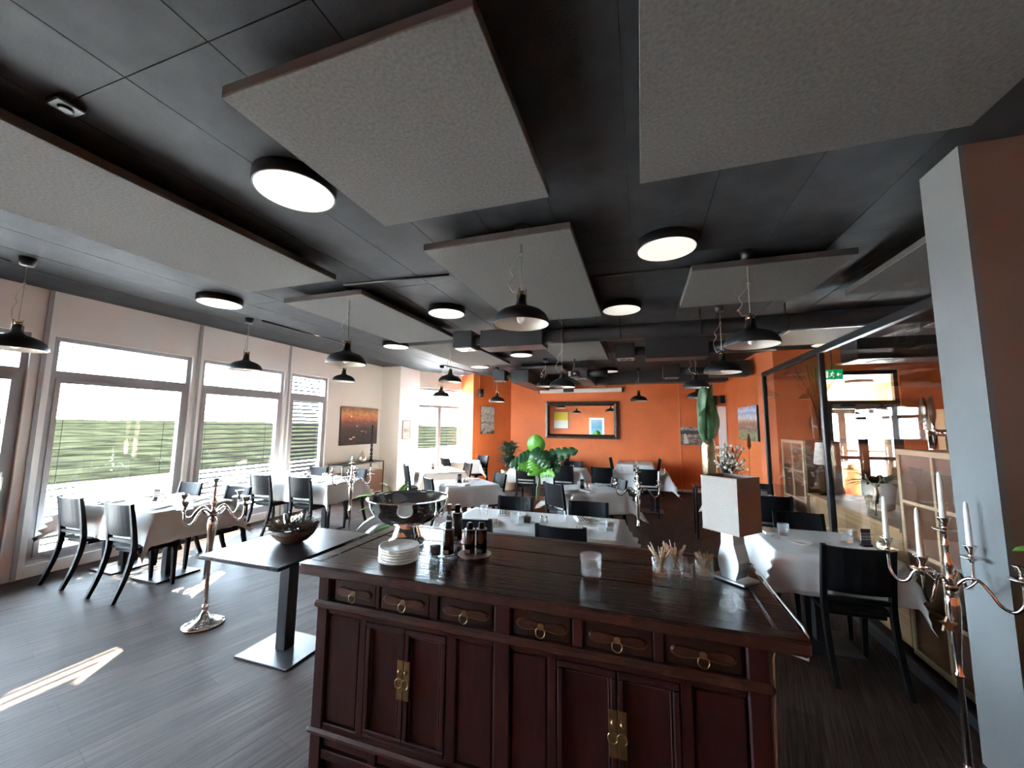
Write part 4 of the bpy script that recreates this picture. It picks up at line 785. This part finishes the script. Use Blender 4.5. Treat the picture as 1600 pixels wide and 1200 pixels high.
# ================================================================ BISTRO TABLE WITH BOWL
t = thing('bistro_table', 'small square black bistro table with flat steel foot beside the sideboard', 'table', (-2.53, 2.37, 0)); MB().bbox(-.36, .36, -.425, .425, .725, .75, .004).build('table_top', M_top, t); MB().bbox(-.045, .045, -.045, .045, .012, .725, .004).build('column', M_black, t); MB().bbox(-.24, .24, -.20, .20, 0, .012, .003).build('base_plate', mat('dark_steel_plate', (.10, .10, .105), .35, metal=.8), t)
t = thing('wooden_bowl', 'oval brown wooden bowl filled with dried plants on the bistro table', 'bowl', (-2.56, 2.40, .75)); M_bowl = mat('brown_bowl_wood', (.10, .055, .035), .6, noise=.3, scale=12)
bl = MB().lathe([(.07, 0), (.11, .02), (.15, .06), (.175, .105), (.168, .105), (.14, .06), (.10, .035), (.01, .03)], 32); bl.v = [(x * 1.12, y * .85, z) for x, y, z in bl.v]; bl.build('shell', M_bowl, t)
g = MB(); rr = random.Random(5)
for i in range(520):
    a = rr.uniform(0, 2 * PI); q = rr.uniform(.05, .16); p0 = Vector((q * 1.1 * math.cos(a), q * .85 * math.sin(a), .09 + rr.random() * .045)); d = Vector((math.cos(a) + rr.uniform(-.8, .8), math.sin(a) + rr.uniform(-.8, .8), rr.uniform(-.1, 1.0))).normalized() * rr.uniform(.04, .10); g.bar(p0, p0 + d, .006, .003, .002, .001)
o = g.build('dried_plants', mat('dried_moss', (.12, .088, .05), .9, noise=.5, scale=25), t); o['kind'] = 'stuff'
MB().lathe([(.16 * .9, .07), (.05, .085)], 24, cap0=False).build('moss_bed', mat('moss_dark', (.03, .022, .015), .95), t)
tag(obj('candle_glass', MB().lathe([(.060, 0), (.062, .003), (.062, .125), (.059, .125), (.059, .006), (.002, .006)], 32, cap1=True).mesh('candle_glass'), None, (-2.565, 2.395, .836)), 'wide clear glass cylinder set into the dried plant bowl', 'glass').data.materials.append(M_thin)
# ================================================================ CANDELABRAS
def spline(pts, n=6):
    q = []
    for i in range(len(pts) - 1):
        p0, p1, p2, p3 = (Vector(pts[max(i - 1, 0)]), Vector(pts[i]), Vector(pts[i + 1]), Vector(pts[min(i + 2, len(pts) - 1)]))
        for s in range(n): u = s / n; q.append(.5 * ((2 * p1) + (p2 - p0) * u + (2 * p0 - 5 * p1 + 4 * p2 - p3) * u * u + (3 * p1 - p0 - 3 * p2 + p3) * u ** 3))
    return q + [Vector(pts[-1])]
def candelabra_proto(m):
    t = thing('candelabra', 'x', 'candelabra')
    MB().lathe([(.125, 0), (.128, .008), (.122, .018), (.09, .028), (.055, .040), (.034, .06), (.024, .09)], 36).build('base', m, t)
    MB().lathe([(.022, .085), (.017, .12), (.026, .135), (.017, .15), (.0135, .17), (.0125, .50), (.020, .508), (.020, .515), (.013, .525), (.016, .60), (.026, .72), (.031, .80), (.026, .84), (.012, .86)], 24).build('stem', m, t)
    MB().lathe([(.012, .855), (.03, .868), (.033, .885), (.024, .90), (.012, .915), (.014, .95), (.022, .975), (.013, 1.0), (.010, 1.04), (.016, 1.06), (.009, 1.08), (.009, 1.11)], 20).build('hub', m, t)
    cup = MB().lathe([(.008, 0), (.012, .012), (.042, .022), (.045, .026), (.04, .027), (.012, .022), (.011, .04), (.017, .055), (.026, .075), (.030, .078), (.026, .078), (.013, .06), (.012, .05)], 24).mesh('candle_cup'); cup.materials.append(m)
    for k in range(4):
        a = k * PI / 2; c, s = math.cos(a), math.sin(a)
        pr = [(.02, .885), (.06, .93), (.10, .935), (.135, .90), (.165, .855), (.205, .845), (.235, .88), (.24, .935), (.24, .965)]
        MB().tube(spline([(r * c, r * s, z) for r, z in pr]), .0072, 8).tube(spline([(r * c, r * s, z) for r, z in [(.10, .935), (.075, .905), (.055, .89), (.045, .905), (.058, .915)]]), .0045, 6).build('arm', m, t)
        obj('candle_cup', cup, t, (.24 * c, .24 * s, .955))
    obj('candle_cup', cup, t, (0, 0, 1.10)); return t
CD = candelabra_proto(M_silver)
def candles(x, y, rz, which, ln, where, taper=True, pos=None, sc=(1, 1)):
    for i, k in enumerate(which):
        r, z = (0, 1.153 * sc[1]) if k == 4 else (.24 * sc[0], 1.008 * sc[1]); px, py = x + r * math.cos(rz + k * PI / 2), y + r * math.sin(rz + k * PI / 2)
        tag(obj('candle', MB().lathe([(.0115, 0), (.0125, .02), (.010, ln * .8), (.007, ln * .96), (.002, ln)] if taper else [(.013, 0), (.013, ln), (.004, ln + .004)], 16).mesh('candle'), None, (px, py, z)), ('white tapered candle, ' if taper else 'short white candle stub, ') + pos[i] + ' ' + where, 'candle', 'white candles').data.materials.append(M_wax)
for i, (x, y, rz, lab) in enumerate([(-3.46, 2.42, .25, 'nickel floor candelabra without candles at the nearest window table'), (-3.70, 4.36, .55, 'nickel floor candelabra with candle stubs behind the bistro table'), (-.06, 4.88, .1, 'nickel floor candelabra with one candle at the end of the long table'), (1.352, 2.452, .70, 'large looking nickel floor candelabra with tall candles beside the pale column')]):
    if i == 0: CD.location = (x, y, 0); CD.rotation_euler = (0, 0, rz); CD['label'] = lab; CD['group'] = 'floor candelabras'
    else:
        c = copy_tree(CD, (x, y, 0), rz, lab, 'floor candelabras')
        if i == 3: c.scale = (.93, .93, 1.05)
CD.scale = (1.15, 1.15, 1.0)
candles(-3.70, 4.36, .55, (0, 1, 2, 3, 4), .06, 'of the candelabra behind the bistro table', False, ['right arm', 'rear arm', 'left arm', 'front arm', 'centre'])
candles(-.06, 4.88, .1, (0,), .13, 'of the candelabra at the long table', True, ['only one, on the right arm'])
candles(1.352, 2.452, .70, (0, 1, 2, 4), .24, 'of the candelabra by the column', True, ['right arm', 'leftmost arm', 'second from the left', 'centre, highest'], (.93, 1.05))
t = thing('star_ornament', 'small wooden star hanging on a loop from the candelabra by the column', 'ornament', (1.30, 2.40, .96)); M_star = mat('pale_wood_star', (.50, .36, .20), .6)
pts = [((.036 if k % 2 == 0 else .015) * math.sin(k * PI / 5), (.036 if k % 2 == 0 else .015) * math.cos(k * PI / 5)) for k in range(10)]
MB().prism(pts, -.006, .006).xf(Matrix.Translation((0, 0, -.19)) @ Matrix.Rotation(PI / 2, 4, 'X')).build('star', M_star, t); MB().tube([(0, 0, 0), (.003, 0, -.08), (0, 0, -.155)], .003, 5).build('hanging_loop', M_star, t)
# ================================================================ CONSOLE AT THE SUNSET PICTURE
t = thing('console_table', 'slim dark metal console table with brown drawer box under the sunset picture', 'console', (-5.98, 7.22, 0)); a, b = .19, .68
MB().bbox(-a, a, -b, b, .775, .80, .003).build('top', M_black, t)
for sx in (-1, 1):
    for sy in (-1, 1): MB().bbox(sx * (a - .012) - .012, sx * (a - .012) + .012, sy * (b - .012) - .012, sy * (b - .012) + .012, 0, .775, .002).build('leg', M_brass if 0 else mat('dark_bronze_metal', (.07, .06, .05), .4, metal=.6), t)
MB().bbox(-a + .03, a - .03, -b + .03, b - .03, .58, .60, .002).build('shelf', M_brown, t); MB().bbox(-a + .03, a - .01, .12, b - .03, .12, .58, .004).build('drawer_box', M_brown, t)
t = thing('teardrop_vase', 'gold-grey teardrop vase on the console', 'vase', (-5.93, 7.30, .80)); MB().lathe([(.045, 0), (.08, .03), (.088, .08), (.07, .14), (.035, .20), (.012, .25), (.003, .27)], 24).build('body', mat('champagne_metal', (.50, .46, .36), .3, metal=.7), t)
t = thing('spindle_candlestick', 'tall black turned wooden candlestick on the console', 'candlestick', (-5.93, 7.60, .80)); MB().lathe([(.05, 0), (.052, .02), (.03, .04), (.022, .08), (.035, .10), (.018, .13), (.036, .17), (.018, .21), (.034, .26), (.020, .31), (.026, .36), (.026, .55), (.018, .60), (.032, .63), (.02, .66), (.02, .80), (.012, .84)], 20).build('turned_stem', M_black, t)
# ================================================================ PLANTS
def leaf(m, base, d, ln, w, droop=.3, notch=0, fold=.15, n=10, prof=None, face=None):
    """curved blade from base along d; notch cuts the margin like a monstera leaf"""
    base = Vector(base); d = Vector(d).normalized(); s = d.cross(Vector(face or (0, 0, 1)))
    s = s.normalized() if s.length > .05 else Vector((1, 0, 0)); v = []; p = base.copy()
    for i in range(n + 1):
        u = i / n; dd = (d + Vector((0, 0, -droop * u * 1.6))).normalized(); up = s.cross(dd).normalized()
        ww = w * (prof(u) if prof else math.sin(PI * min(1, u * .93 + .07)) ** .7) * (1 - (.42 if notch and i % 4 == 3 and 3 < i < n else 0))
        v += [p - s * ww + up * ww * fold, p, p + s * ww + up * ww * fold]; p = p + dd * ln / n
    return m.add(v, [q for i in range(n) for q in ((3 * i, 3 * i + 1, 3 * i + 4, 3 * i + 3), (3 * i + 1, 3 * i + 2, 3 * i + 5, 3 * i + 4))], True)
heart = lambda u: (1.0 - .62 * u ** 1.6) * min(1, u * 6 + .25) if u < .97 else .1
t = thing('monstera_plant', 'leggy monstera plant in a copper pot between the tables', 'plant', (-1.66, 6.42, 0))
MB().lathe([(.13, 0), (.15, .02), (.19, .30), (.20, .44), (.205, .45), (.19, .45), (.18, .41), (.01, .41)], 32).build('pot', M_terra, t)
MB().tube(spline([(0, 0, .40), (.0, 0, .58), (.02, 0, .72), (.015, 0, .82)]), [.030] * 12 + [.024] * 7, 10).tube(spline([(.01, 0, .7), (-.03, 0, .95), (-.02, 0, 1.12)]), .014, 6).build('stem', mat('pale_green_stem', (.22, .28, .12), .6), t)
rnd = lambda u: max(.02, math.sin(PI * u) ** .5)
for (bx, by, bz), d, ln, w, m, no, dr in [((.0, -.02, 1.17), (-.12, -.05, 1), .34, .155, M_leaf, 0, .05), ((-.06, -.05, 1.13), (-1, -.2, -.12), .44, .14, M_dleaf, 1, .35), ((.06, -.02, 1.06), (1, -.1, .48), .66, .15, M_dleaf, 1, .18), ((-.10, -.08, 1.22), (.75, -.2, -.42), .44, .14, M_dleaf, 1, .1),
        ((.20, -.05, 1.14), (.55, -.2, -.62), .30, .13, M_dleaf, 1, .15), ((-.02, -.10, .96), (-.75, -.3, .35), .30, .13, M_leaf, 1, .5), ((.0, -.12, .84), (-.25, -.1, .9), .28, .14, M_leaf, 1, .05), ((.06, -.10, .90), (.85, -.3, .22), .30, .11, M_leaf, 1, .5), ((.05, -.11, .86), (.35, -.1, .8), .26, .11, M_leaf, 1, .2), ((-.1, .05, 1.12), (-.7, .3, .2), .34, .13, M_dleaf, 1, .4), ((.1, .08, 1.1), (.5, .7, .4), .34, .13, M_dleaf, 1, .4), ((-.05, -.05, 1.08), (-.8, -.2, -.25), .36, .13, M_dleaf, 1, .2)]:
    lf = leaf(MB(), (bx, by, bz), d, ln, w, dr, no, .14, 24 if no else 14, heart if no else rnd, (0, -1, .3)).build('leaf', m, t); so = lf.modifiers.new('thickness', 'SOLIDIFY'); so.thickness = .002
    MB().tube(spline([(.015, 0, .78), ((bx) * .4, by * .4, (bz + .78) / 2 + .02), (bx, by, bz)]), .006, 5).build('leaf_stalk', MATS['pale_green_stem'], t)
t = thing('succulent_plant', 'low patterned potted plant in a pale dish at the monstera foot', 'plant', (-1.84, 6.02, 0)); MB().lathe([(.09, 0), (.12, .03), (.125, .44), (.13, .45), (.12, .45), (.11, .42), (.01, .42)], 24).build('pot', mat('pale_pink_pot', (.66, .48, .40), .6), t)
m = MB(); rr = random.Random(9)
for i in range(46): a = rr.uniform(0, 6.28); leaf(m, (.05 * math.cos(a), .05 * math.sin(a), .44), (math.cos(a), math.sin(a), rr.uniform(.2, 1.2)), rr.uniform(.08, .15), .014, .5, 0, .1, 5)
m.build('foliage', mat('grey_green_leaf', (.20, .26, .24), .5, noise=.6, scale=40), t)['kind'] = 'stuff'
t = thing('dracaena_plant', 'bushy dracaena in a cream pot in front of the orange corner', 'plant', (-3.30, 9.75, 0)); MB().lathe([(.14, 0), (.16, .02), (.20, .36), (.21, .50), (.19, .50), (.18, .46), (.01, .46)], 28).build('pot', mat('cream_pot', (.72, .60, .40), .35), t)
MB().tube([(0, 0, .45), (.02, 0, .9)], .022, 8).tube([(.06, .02, .45), (.05, .03, .75)], .018, 8).tube([(-.06, -.02, .45), (-.09, -.02, .7)], .018, 8).build('stem', M_brown, t)
m = MB(); rr = random.Random(3)
for i in range(240):
    a = rr.uniform(0, 6.28); zz = rr.uniform(.58, 1.12); leaf(m, (rr.uniform(-.1, .1), rr.uniform(-.1, .1), zz), (math.cos(a), math.sin(a), rr.uniform(.2, 1.6)), rr.uniform(.22, .36), .027, .55, 0, .25, 6)
m.build('foliage', mat('dusty_green_leaf', (.06, .10, .055), .5, noise=.5, scale=14), t)['kind'] = 'stuff'
t = thing('peace_lily', 'green broad-leaved plant showing behind the steel bowl', 'plant', (-2.50, 3.62, 0)); MB().lathe([(.12, 0), (.14, .02), (.16, .32), (.165, .34), (.15, .34), (.14, .31), (.01, .31)], 28).build('pot', M_duct, t)
for d, ln, w, m, bz, dr in [((-.75, -.25, .55), .40, .055, M_leaf, .80, .55), ((-.9, -.1, .15), .40, .055, M_leaf, .78, .55), ((-.35, -.5, .9), .30, .06, M_leaf, .78, .8), ((-.2, -.1, 1), .30, .06, M_leaf, .80, .7), ((.45, -.1, 1), .28, .05, M_leaf, .82, .35), ((-.8, -.5, -.1), .36, .055, M_leaf, .72, .6), ((-.6, -.7, .0), .34, .055, M_dleaf, .62, .9), ((-.3, -.9, -.1), .30, .05, M_leaf, .60, .9), ((.6, .5, .5), .35, .06, M_dleaf, .75, .5), ((.2, .8, .5), .35, .06, M_dleaf, .75, .5)]:
    b0 = (d[0] * .06, d[1] * .06, bz); lf = leaf(MB(), b0, d, ln, w, dr, 0, .2, 10).build('leaf', m, t); lf.modifiers.new('thickness', 'SOLIDIFY').thickness = .002; MB().tube([(0, 0, .30), b0], .006, 5).build('leaf_stalk', MATS['pale_green_stem'], t)
# plinth with vases behind the table lamp
t = thing('plinth_table', 'narrow dark side table carrying the vases behind the lamp shade', 'table', (1.0, 6.75, 0)); MB().bbox(-.26, .26, -.2, .2, .74, .77, .004).build('table_top', M_top, t)
for sx in (-1, 1):
    for sy in (-1, 1): MB().bbox(sx * .23 - .016, sx * .23 + .016, sy * .17 - .016, sy * .17 + .016, 0, .74, .002).build('leg', M_black, t)
t = thing('brass_vase', 'tall hammered brass vase holding banana leaves', 'vase', (.985, 6.75, .77)); MB().lathe([(.085, 0), (.10, .03), (.105, .35), (.10, .58), (.085, .68), (.07, .70), (.065, .69)], 28, cap1=False).build('vessel', mat('hammered_brass', (.42, .30, .19), .3, metal=1, bump=.6, scale=25), t)
t = thing('banana_leaves', 'cluster of upright dark green banana leaves in the brass vase', 'plant', (.985, 6.75, 1.30))
for k, (dx, dy, ln, w, bz) in enumerate(((-.10, -.15, .78, .16, .22), (.12, -.1, .80, .15, .24), (.0, .1, .80, .14, .20), (.06, -.25, .52, .17, .18), (-.16, -.2, .50, .15, .12), (-.30, -.1, .30, .08, .10))):
    lf = leaf(MB(), (dx * .25, dy * .25, bz), (dx * .5, dy * .35, 1), ln, w, .06, 0, .22, 14, lambda u: math.sin(PI * (u * .92 + .08)) ** .55).build('leaf', mat('banana_leaf_green', (.045, .12, .035), .4, noise=.35, scale=8), t); lf.modifiers.new('thickness', 'SOLIDIFY').thickness = .002
    MB().tube([(0, 0, -.45), (dx * .25, dy * .25, bz + .05)], .009, 6).build('leaf_stalk', MATS['pale_green_stem'], t)
t = thing('flower_vase', 'clear glass vase of small white blossoms next to the brass vase', 'vase', (1.20, 6.66, .77)); MB().lathe([(.05, 0), (.055, .01), (.055, .28), (.05, .28)], 20, cap1=False).build('glass', M_thin, t)
m = MB(); g2 = MB(); rr = random.Random(12)
for i in range(110):
    a = rr.uniform(0, 6.28); q = rr.uniform(.02, .25); p = Vector((q * math.cos(a) + .04, q * math.sin(a) * .7, .40 + rr.uniform(-.1, .26) - q * .3)); m.ball(p, rr.uniform(.014, .026), 7, 4); g2.tube([(0, 0, .05), p], .0025, 4)
m.build('white_blossom', mat('cream_blossom', (.76, .71, .62), .8), t)['kind'] = 'stuff'; g2.build('stem', mat('dark_twig', (.06, .05, .03), .8), t)['kind'] = 'stuff'
t = thing('dried_grass', 'two tall brown dried grass plumes before the orange side wall', 'plant', (1.62, 7.2, 0)); MB().lathe([(.07, 0), (.09, .02), (.07, .55), (.05, .60)], 20, cap1=False).build('floor_vase', M_black, t)
for k, (x, h) in enumerate(((0.02, 1.55), (-.22, 1.32))): MB().tube([(0, 0, .5), (x, 0, h - .25)], .003, 5).build('stalk', MATS['dark_twig'], t); MB().lathe([(.004, 0), (.030, .06), (.026, .14), (.008, .26)], 10, (x, 0, h - .25)).build('plume', mat('brown_plume', (.22, .06, .03), .9), t)
t = thing('potted_leaf_plant', 'green leaf reaching in at the right picture edge before the taupe column', 'plant', (1.78, 2.22, 0)); MB().lathe([(.12, 0), (.15, .02), (.17, .34), (.15, .34), (.01, .30)], 24).build('pot', M_duct, t)
for d, ln, w, bz in (((-.75, -.15, .35), .34, .05, 1.12), ((.3, -.3, .9), .4, .06, 1.1), ((-.1, -.6, .8), .25, .05, 1.0), ((.6, .0, .6), .35, .06, 1.0)):
    b0 = (d[0] * .10, d[1] * .1, bz); lf = leaf(MB(), b0, d, ln, w, .35, 0, .2, 10).build('leaf', M_leaf, t); lf.modifiers.new('thickness', 'SOLIDIFY').thickness = .002; MB().tube([(0, 0, .3), b0], .007, 5).build('leaf_stalk', MATS['pale_green_stem'], t)
# ================================================================ GLASS PARTITION
r = sroot('wall_partition', (1.74, 0, 0)); Y0, Y1, ZP = 2.76, 6.60, 2.47
MB().bbox(-.025, .025, Y0, Y1, ZP - .06, ZP, .003).build('top_rail', M_black, r); MB().bbox(-.025, .025, Y0, Y1, 0, .07, .003).build('bottom_rail', M_black, r)
for y in (Y0 + .025, 4.66, Y1 - .025): MB().bbox(-.025, .025, y - .025, y + .025, .07, ZP - .06, .003).build('post', M_black, r)
for y0, y1 in ((Y0 + .05, 4.635), (4.685, Y1 - .05)): MB().box(-.004, .004, y0, y1, .07, ZP - .06).build('pane', M_part, r)
# shelf units, counter and things behind the glass
def shelf(y0, lab, seed):
    t = thing('shelf_unit', lab, 'shelf', (1.86, y0, 0), 0, 'shelf units behind the glass'); W_, Hh, dp = .77, 1.50, .38; e = .022
    MB().bbox(0, .03, 0, W_, Hh - .04, Hh, .002).bbox(0, .03, 0, W_, .02, .06, .002).bbox(0, .03, 0, .035, .06, Hh - .04, .002).bbox(0, .03, W_ - .035, W_, .06, Hh - .04, .002).build('outer_frame', M_birch, t); MB().bbox(.03, dp, 0, W_, .02, Hh, .002).build('cabinet_body', M_brown, t)
    dv = MB(); cz = (Hh - .10 - 3 * e) / 4; dv.box(0, .03, W_ / 2 - e / 2, W_ / 2 + e / 2, .06, Hh - .04)
    for k in range(1, 4): z = .06 + k * cz + (k - 1) * e; dv.box(0, .03, .035, W_ / 2 - e / 2, z, z + e).box(0, .03, W_ / 2 + e / 2, W_ - .035, z, z + e)
    dv.build('divider', M_birch, t)
    for k in range(4):
        for s in (0, 1): y = .035 if s == 0 else W_ / 2 + e / 2; z = .06 + k * (cz + e); MB().box(.012, .022, y, y + W_ / 2 - .035 - e / 2, z, z + cz).build('back_panel', M_brown, t)
shelf(3.05, 'pale wood shelf unit with brown panels close behind the glass, beside the column', 1); shelf(5.66, 'pale wood shelf unit with brown panels at the far end behind the glass', 2)
t = thing('oak_counter', 'light oak counter between the two shelf units behind the glass', 'counter', (1.86, 3.86, 0)); MB().bbox(0, .6, 0, 1.76, .86, .89, .004).build('worktop', M_oak, t)
for k in range(4): MB().bbox(.02, .05, .01 + k * .437, .01 + k * .437 + .432, .03, .86, .003).build('front_board', M_oak, t)
MB().box(.05, .58, .02, 1.74, .03, .86).build('carcass', M_oak, t)
t = thing('white_pot_plant', 'dark leafy plant in a large white pot on the oak counter', 'plant', (2.13, 4.68, .89)); MB().lathe([(.07, 0), (.10, .02), (.13, .26), (.12, .26), (.01, .22)], 24).build('pot', M_china, t)
m = MB(); rr = random.Random(4)
for i in range(60): a = rr.uniform(0, 6.28); leaf(m, (.05 * math.cos(a), .05 * math.sin(a), .24), (math.cos(a), math.sin(a), rr.uniform(.1, 1.5)), rr.uniform(.12, .22), .022, .6, 0, .2, 5)
m.build('foliage', M_dleaf, t)['kind'] = 'stuff'
t = thing('silver_stag', 'lacy gold reindeer ornament on the oak counter', 'ornament', (1.95, 4.42, .89)); M_lace = mat('champagne_lace', (.66, .60, .44), .35, metal=.5)
MB().tube(spline([(0, -.06, .12), (0, 0, .14), (0, .06, .13)]), .03, 8).tube([(0, -.05, .12), (0, -.055, 0)], .008, 6).tube([(0, .05, .12), (0, .06, 0)], .008, 6).tube(spline([(0, -.06, .13), (0, -.09, .20), (0, -.08, .25)]), [.022] * 6 + [.016] * 7, 8).build('body', M_lace, t)
m = MB()
for sg in (-1, 1): m.tube(spline([(0, -.08, .25), (sg * .04, -.07, .30), (sg * .05, -.05, .36)]), .006, 5).tube([(sg * .04, -.07, .30), (sg * .07, -.08, .33)], .005, 5)
m.build('antlers', M_lace, t)
t = thing('glass_floor_vase', 'tall clear glass vase with thin dried twigs behind the far glass pane', 'vase', (2.15, 5.95, 1.50)); MB().lathe([(.05, 0), (.06, .01), (.075, .45), (.07, .45)], 20, cap1=False).build('glass', M_thin, t); m = MB(); rr = random.Random(8)
for i in range(22): a = rr.uniform(0, 6.28); m.tube(spline([(0, 0, .02), (.05 * math.cos(a), .05 * math.sin(a), .5), (.22 * math.cos(a), .22 * math.sin(a), rr.uniform(.7, 1.0))]), .003, 4)
m.build('dried_twigs', MATS['brown_plume'], t)['kind'] = 'stuff'
t = thing('counter_lamp', 'lamp with pale tapered shade on the oak counter behind the far pane', 'lamp', (2.0, 5.46, .89)); MB().lathe([(.07, 0), (.07, .012), (.012, .03), (.010, .40)], 20).build('foot', M_black, t); MB().lathe([(.105, .35), (.075, .60)], 28, cap0=False, cap1=False).tube([(-.1, 0, .36), (.1, 0, .36)], .003, 5).build('shade', M_shade_in, t)
# emergency exit sign over the entrance
t = thing('exit_sign', 'green emergency exit sign above the bright entrance', 'sign', (3.22, 8.20, 2.60)); MB().bbox(-.15, .15, 0, .03, -.09, .09, .004).build('sign_box', mat('lit_green', (.0, .42, .14), .4, emit=.8), t)
m = MB(); Wm = mat('lit_white', (.9, 1, .92), .4, emit=.9)
m.box(-.115, -.065, -.003, -.001, -.06, .06).tube([(.0, -.003, .045), (.001, -.004, .045)], .014, 10)
for p0, p1 in (((-.01, .03), (-.02, -.01)), ((-.02, -.01), (.015, -.03)), ((.015, -.03), (.0, -.06)), ((-.02, -.01), (-.05, -.04)), ((-.01, .025), (.03, .01)), ((-.01, .025), (-.045, .01))): m.bar((p0[0], -.002, p0[1]), (p1[0], -.002, p1[1]), .010, .002, up=(0, 1, 0))
m.bar((.06, -.002, 0), (.12, -.002, 0), .012, .002, up=(0, 1, 0)).add([(.05, -.003, 0), (.085, -.003, .035), (.085, -.003, -.035)], [(0, 1, 2)]); m.build('running_figure', Wm, t); MB().tube([(0, .015, .09), (0, .015, H - 2.60)], .01, 6).build('hanger', M_black, t)
# vestibule lamp and tubes, extinguisher, bin
for k, (x, y, z) in enumerate(((3.5, 9.6, 2.64), (4.5, 10.3, 2.64))):
    t = thing('vestibule_lamp', 'flat round lamp under the cream vestibule ceiling, %s' % ('nearer' if k == 0 else 'farther'), 'lamp', (x, y, z), 0, 'vestibule lamps'); MB().lathe([(.24, 0), (.24, .06)], 30).build('housing', M_black, t); MB().lathe([(.23, -.004), (.23, 0)], 30).build('diffuser', M_lite, t)
t = thing('fire_extinguisher', 'red fire extinguisher standing in the bright entrance', 'extinguisher', (3.55, 9.2, 0)); MB().lathe([(.07, 0), (.075, .02), (.075, .42), (.03, .50), (.02, .54)], 20).build('cylinder', mat('signal_red', (.30, .006, .006), .35), t); MB().bbox(-.03, .03, -.05, .02, .54, .60, .005).build('valve', M_black, t); MB().tube(spline([(.02, 0, .56), (.10, 0, .5), (.09, 0, .25)]), .01, 6).build('hose', M_black, t)
t = thing('pedestal_bin', 'cream pedestal bin beside the extinguisher', 'bin', (3.80, 9.3, 0)); MB().lathe([(.14, 0), (.16, .02), (.17, .85), (.16, .88)], 24).build('body', M_cream, t); MB().lathe([(.165, .88), (.10, 1.0), (.02, 1.02)], 24).build('lid', M_brushed, t)
# beer taps and bar shelf behind the near pane
t = thing('tap_column', 'chrome tap column with two brown wooden handles behind the glass', 'tap', (2.82, 5.02, 0)); MB().bbox(-.3, .3, -.25, .25, 0, 1.25, .01).build('bar_block', M_brown, t); MB().tube([(0, -.12, 1.25), (0, -.12, 1.62)], .035, 16).build('column', M_steel, t); MB().tube([(0, .12, 1.25), (0, .12, 1.62)], .035, 16).build('column', M_steel, t); MB().tube([(0, -.16, 1.62), (0, .16, 1.62)], .035, 16).build('cross_tube', M_steel, t)
for y in (-.09, .03): MB().tube([(-.03, y, 1.62), (-.10, y, 1.66), (-.10, y, 1.72)], .012, 8).build('tap', M_steel, t); MB().lathe([(.014, 0), (.026, .06), (.028, .16), (.018, .24), (.006, .26)], 14, (-.10, y, 1.72)).build('handle', mat('tap_handle_wood', (.20, .09, .045), .4), t)
t = thing('display_cabinet', 'glass display cabinet with pale shelves on the orange wall behind the glass', 'cabinet', (5.1, 8.1, 0)); MB().bbox(-.6, .6, -.2, .25, 0, .9, .006).build('base', M_brown, t)
for z in (.9, 1.25, 1.6, 1.95): MB().bbox(-.6, .6, -.2, .25, z, z + .025, .003).build('shelf', M_birch, t)
for x in (-.6, .575): MB().bbox(x, x + .025, -.2, .25, .925, 1.95, .003).build('side', M_birch, t)
MB().box(-.57, .57, -.2, -.195, .93, 1.94).build('pane', M_thin, t)
for k in range(6):
    tt = thing('wine_bottle', 'green bottle number %s from the left in the display cabinet' % ['one', 'two', 'three', 'four', 'five', 'six'][k], 'bottle', (4.65 + .17 * k, 8.15, 1.275), 0, 'bottles in the display cabinet'); MB().lathe([(.036, 0), (.037, .19), (.014, .24), (.014, .30)], 16).build('glass', mat('green_bottle_glass', (.03, .08, .03), .1), tt); MB().lathe([(.0155, .25), (.0155, .31)], 12).build('capsule', M_brass, tt)
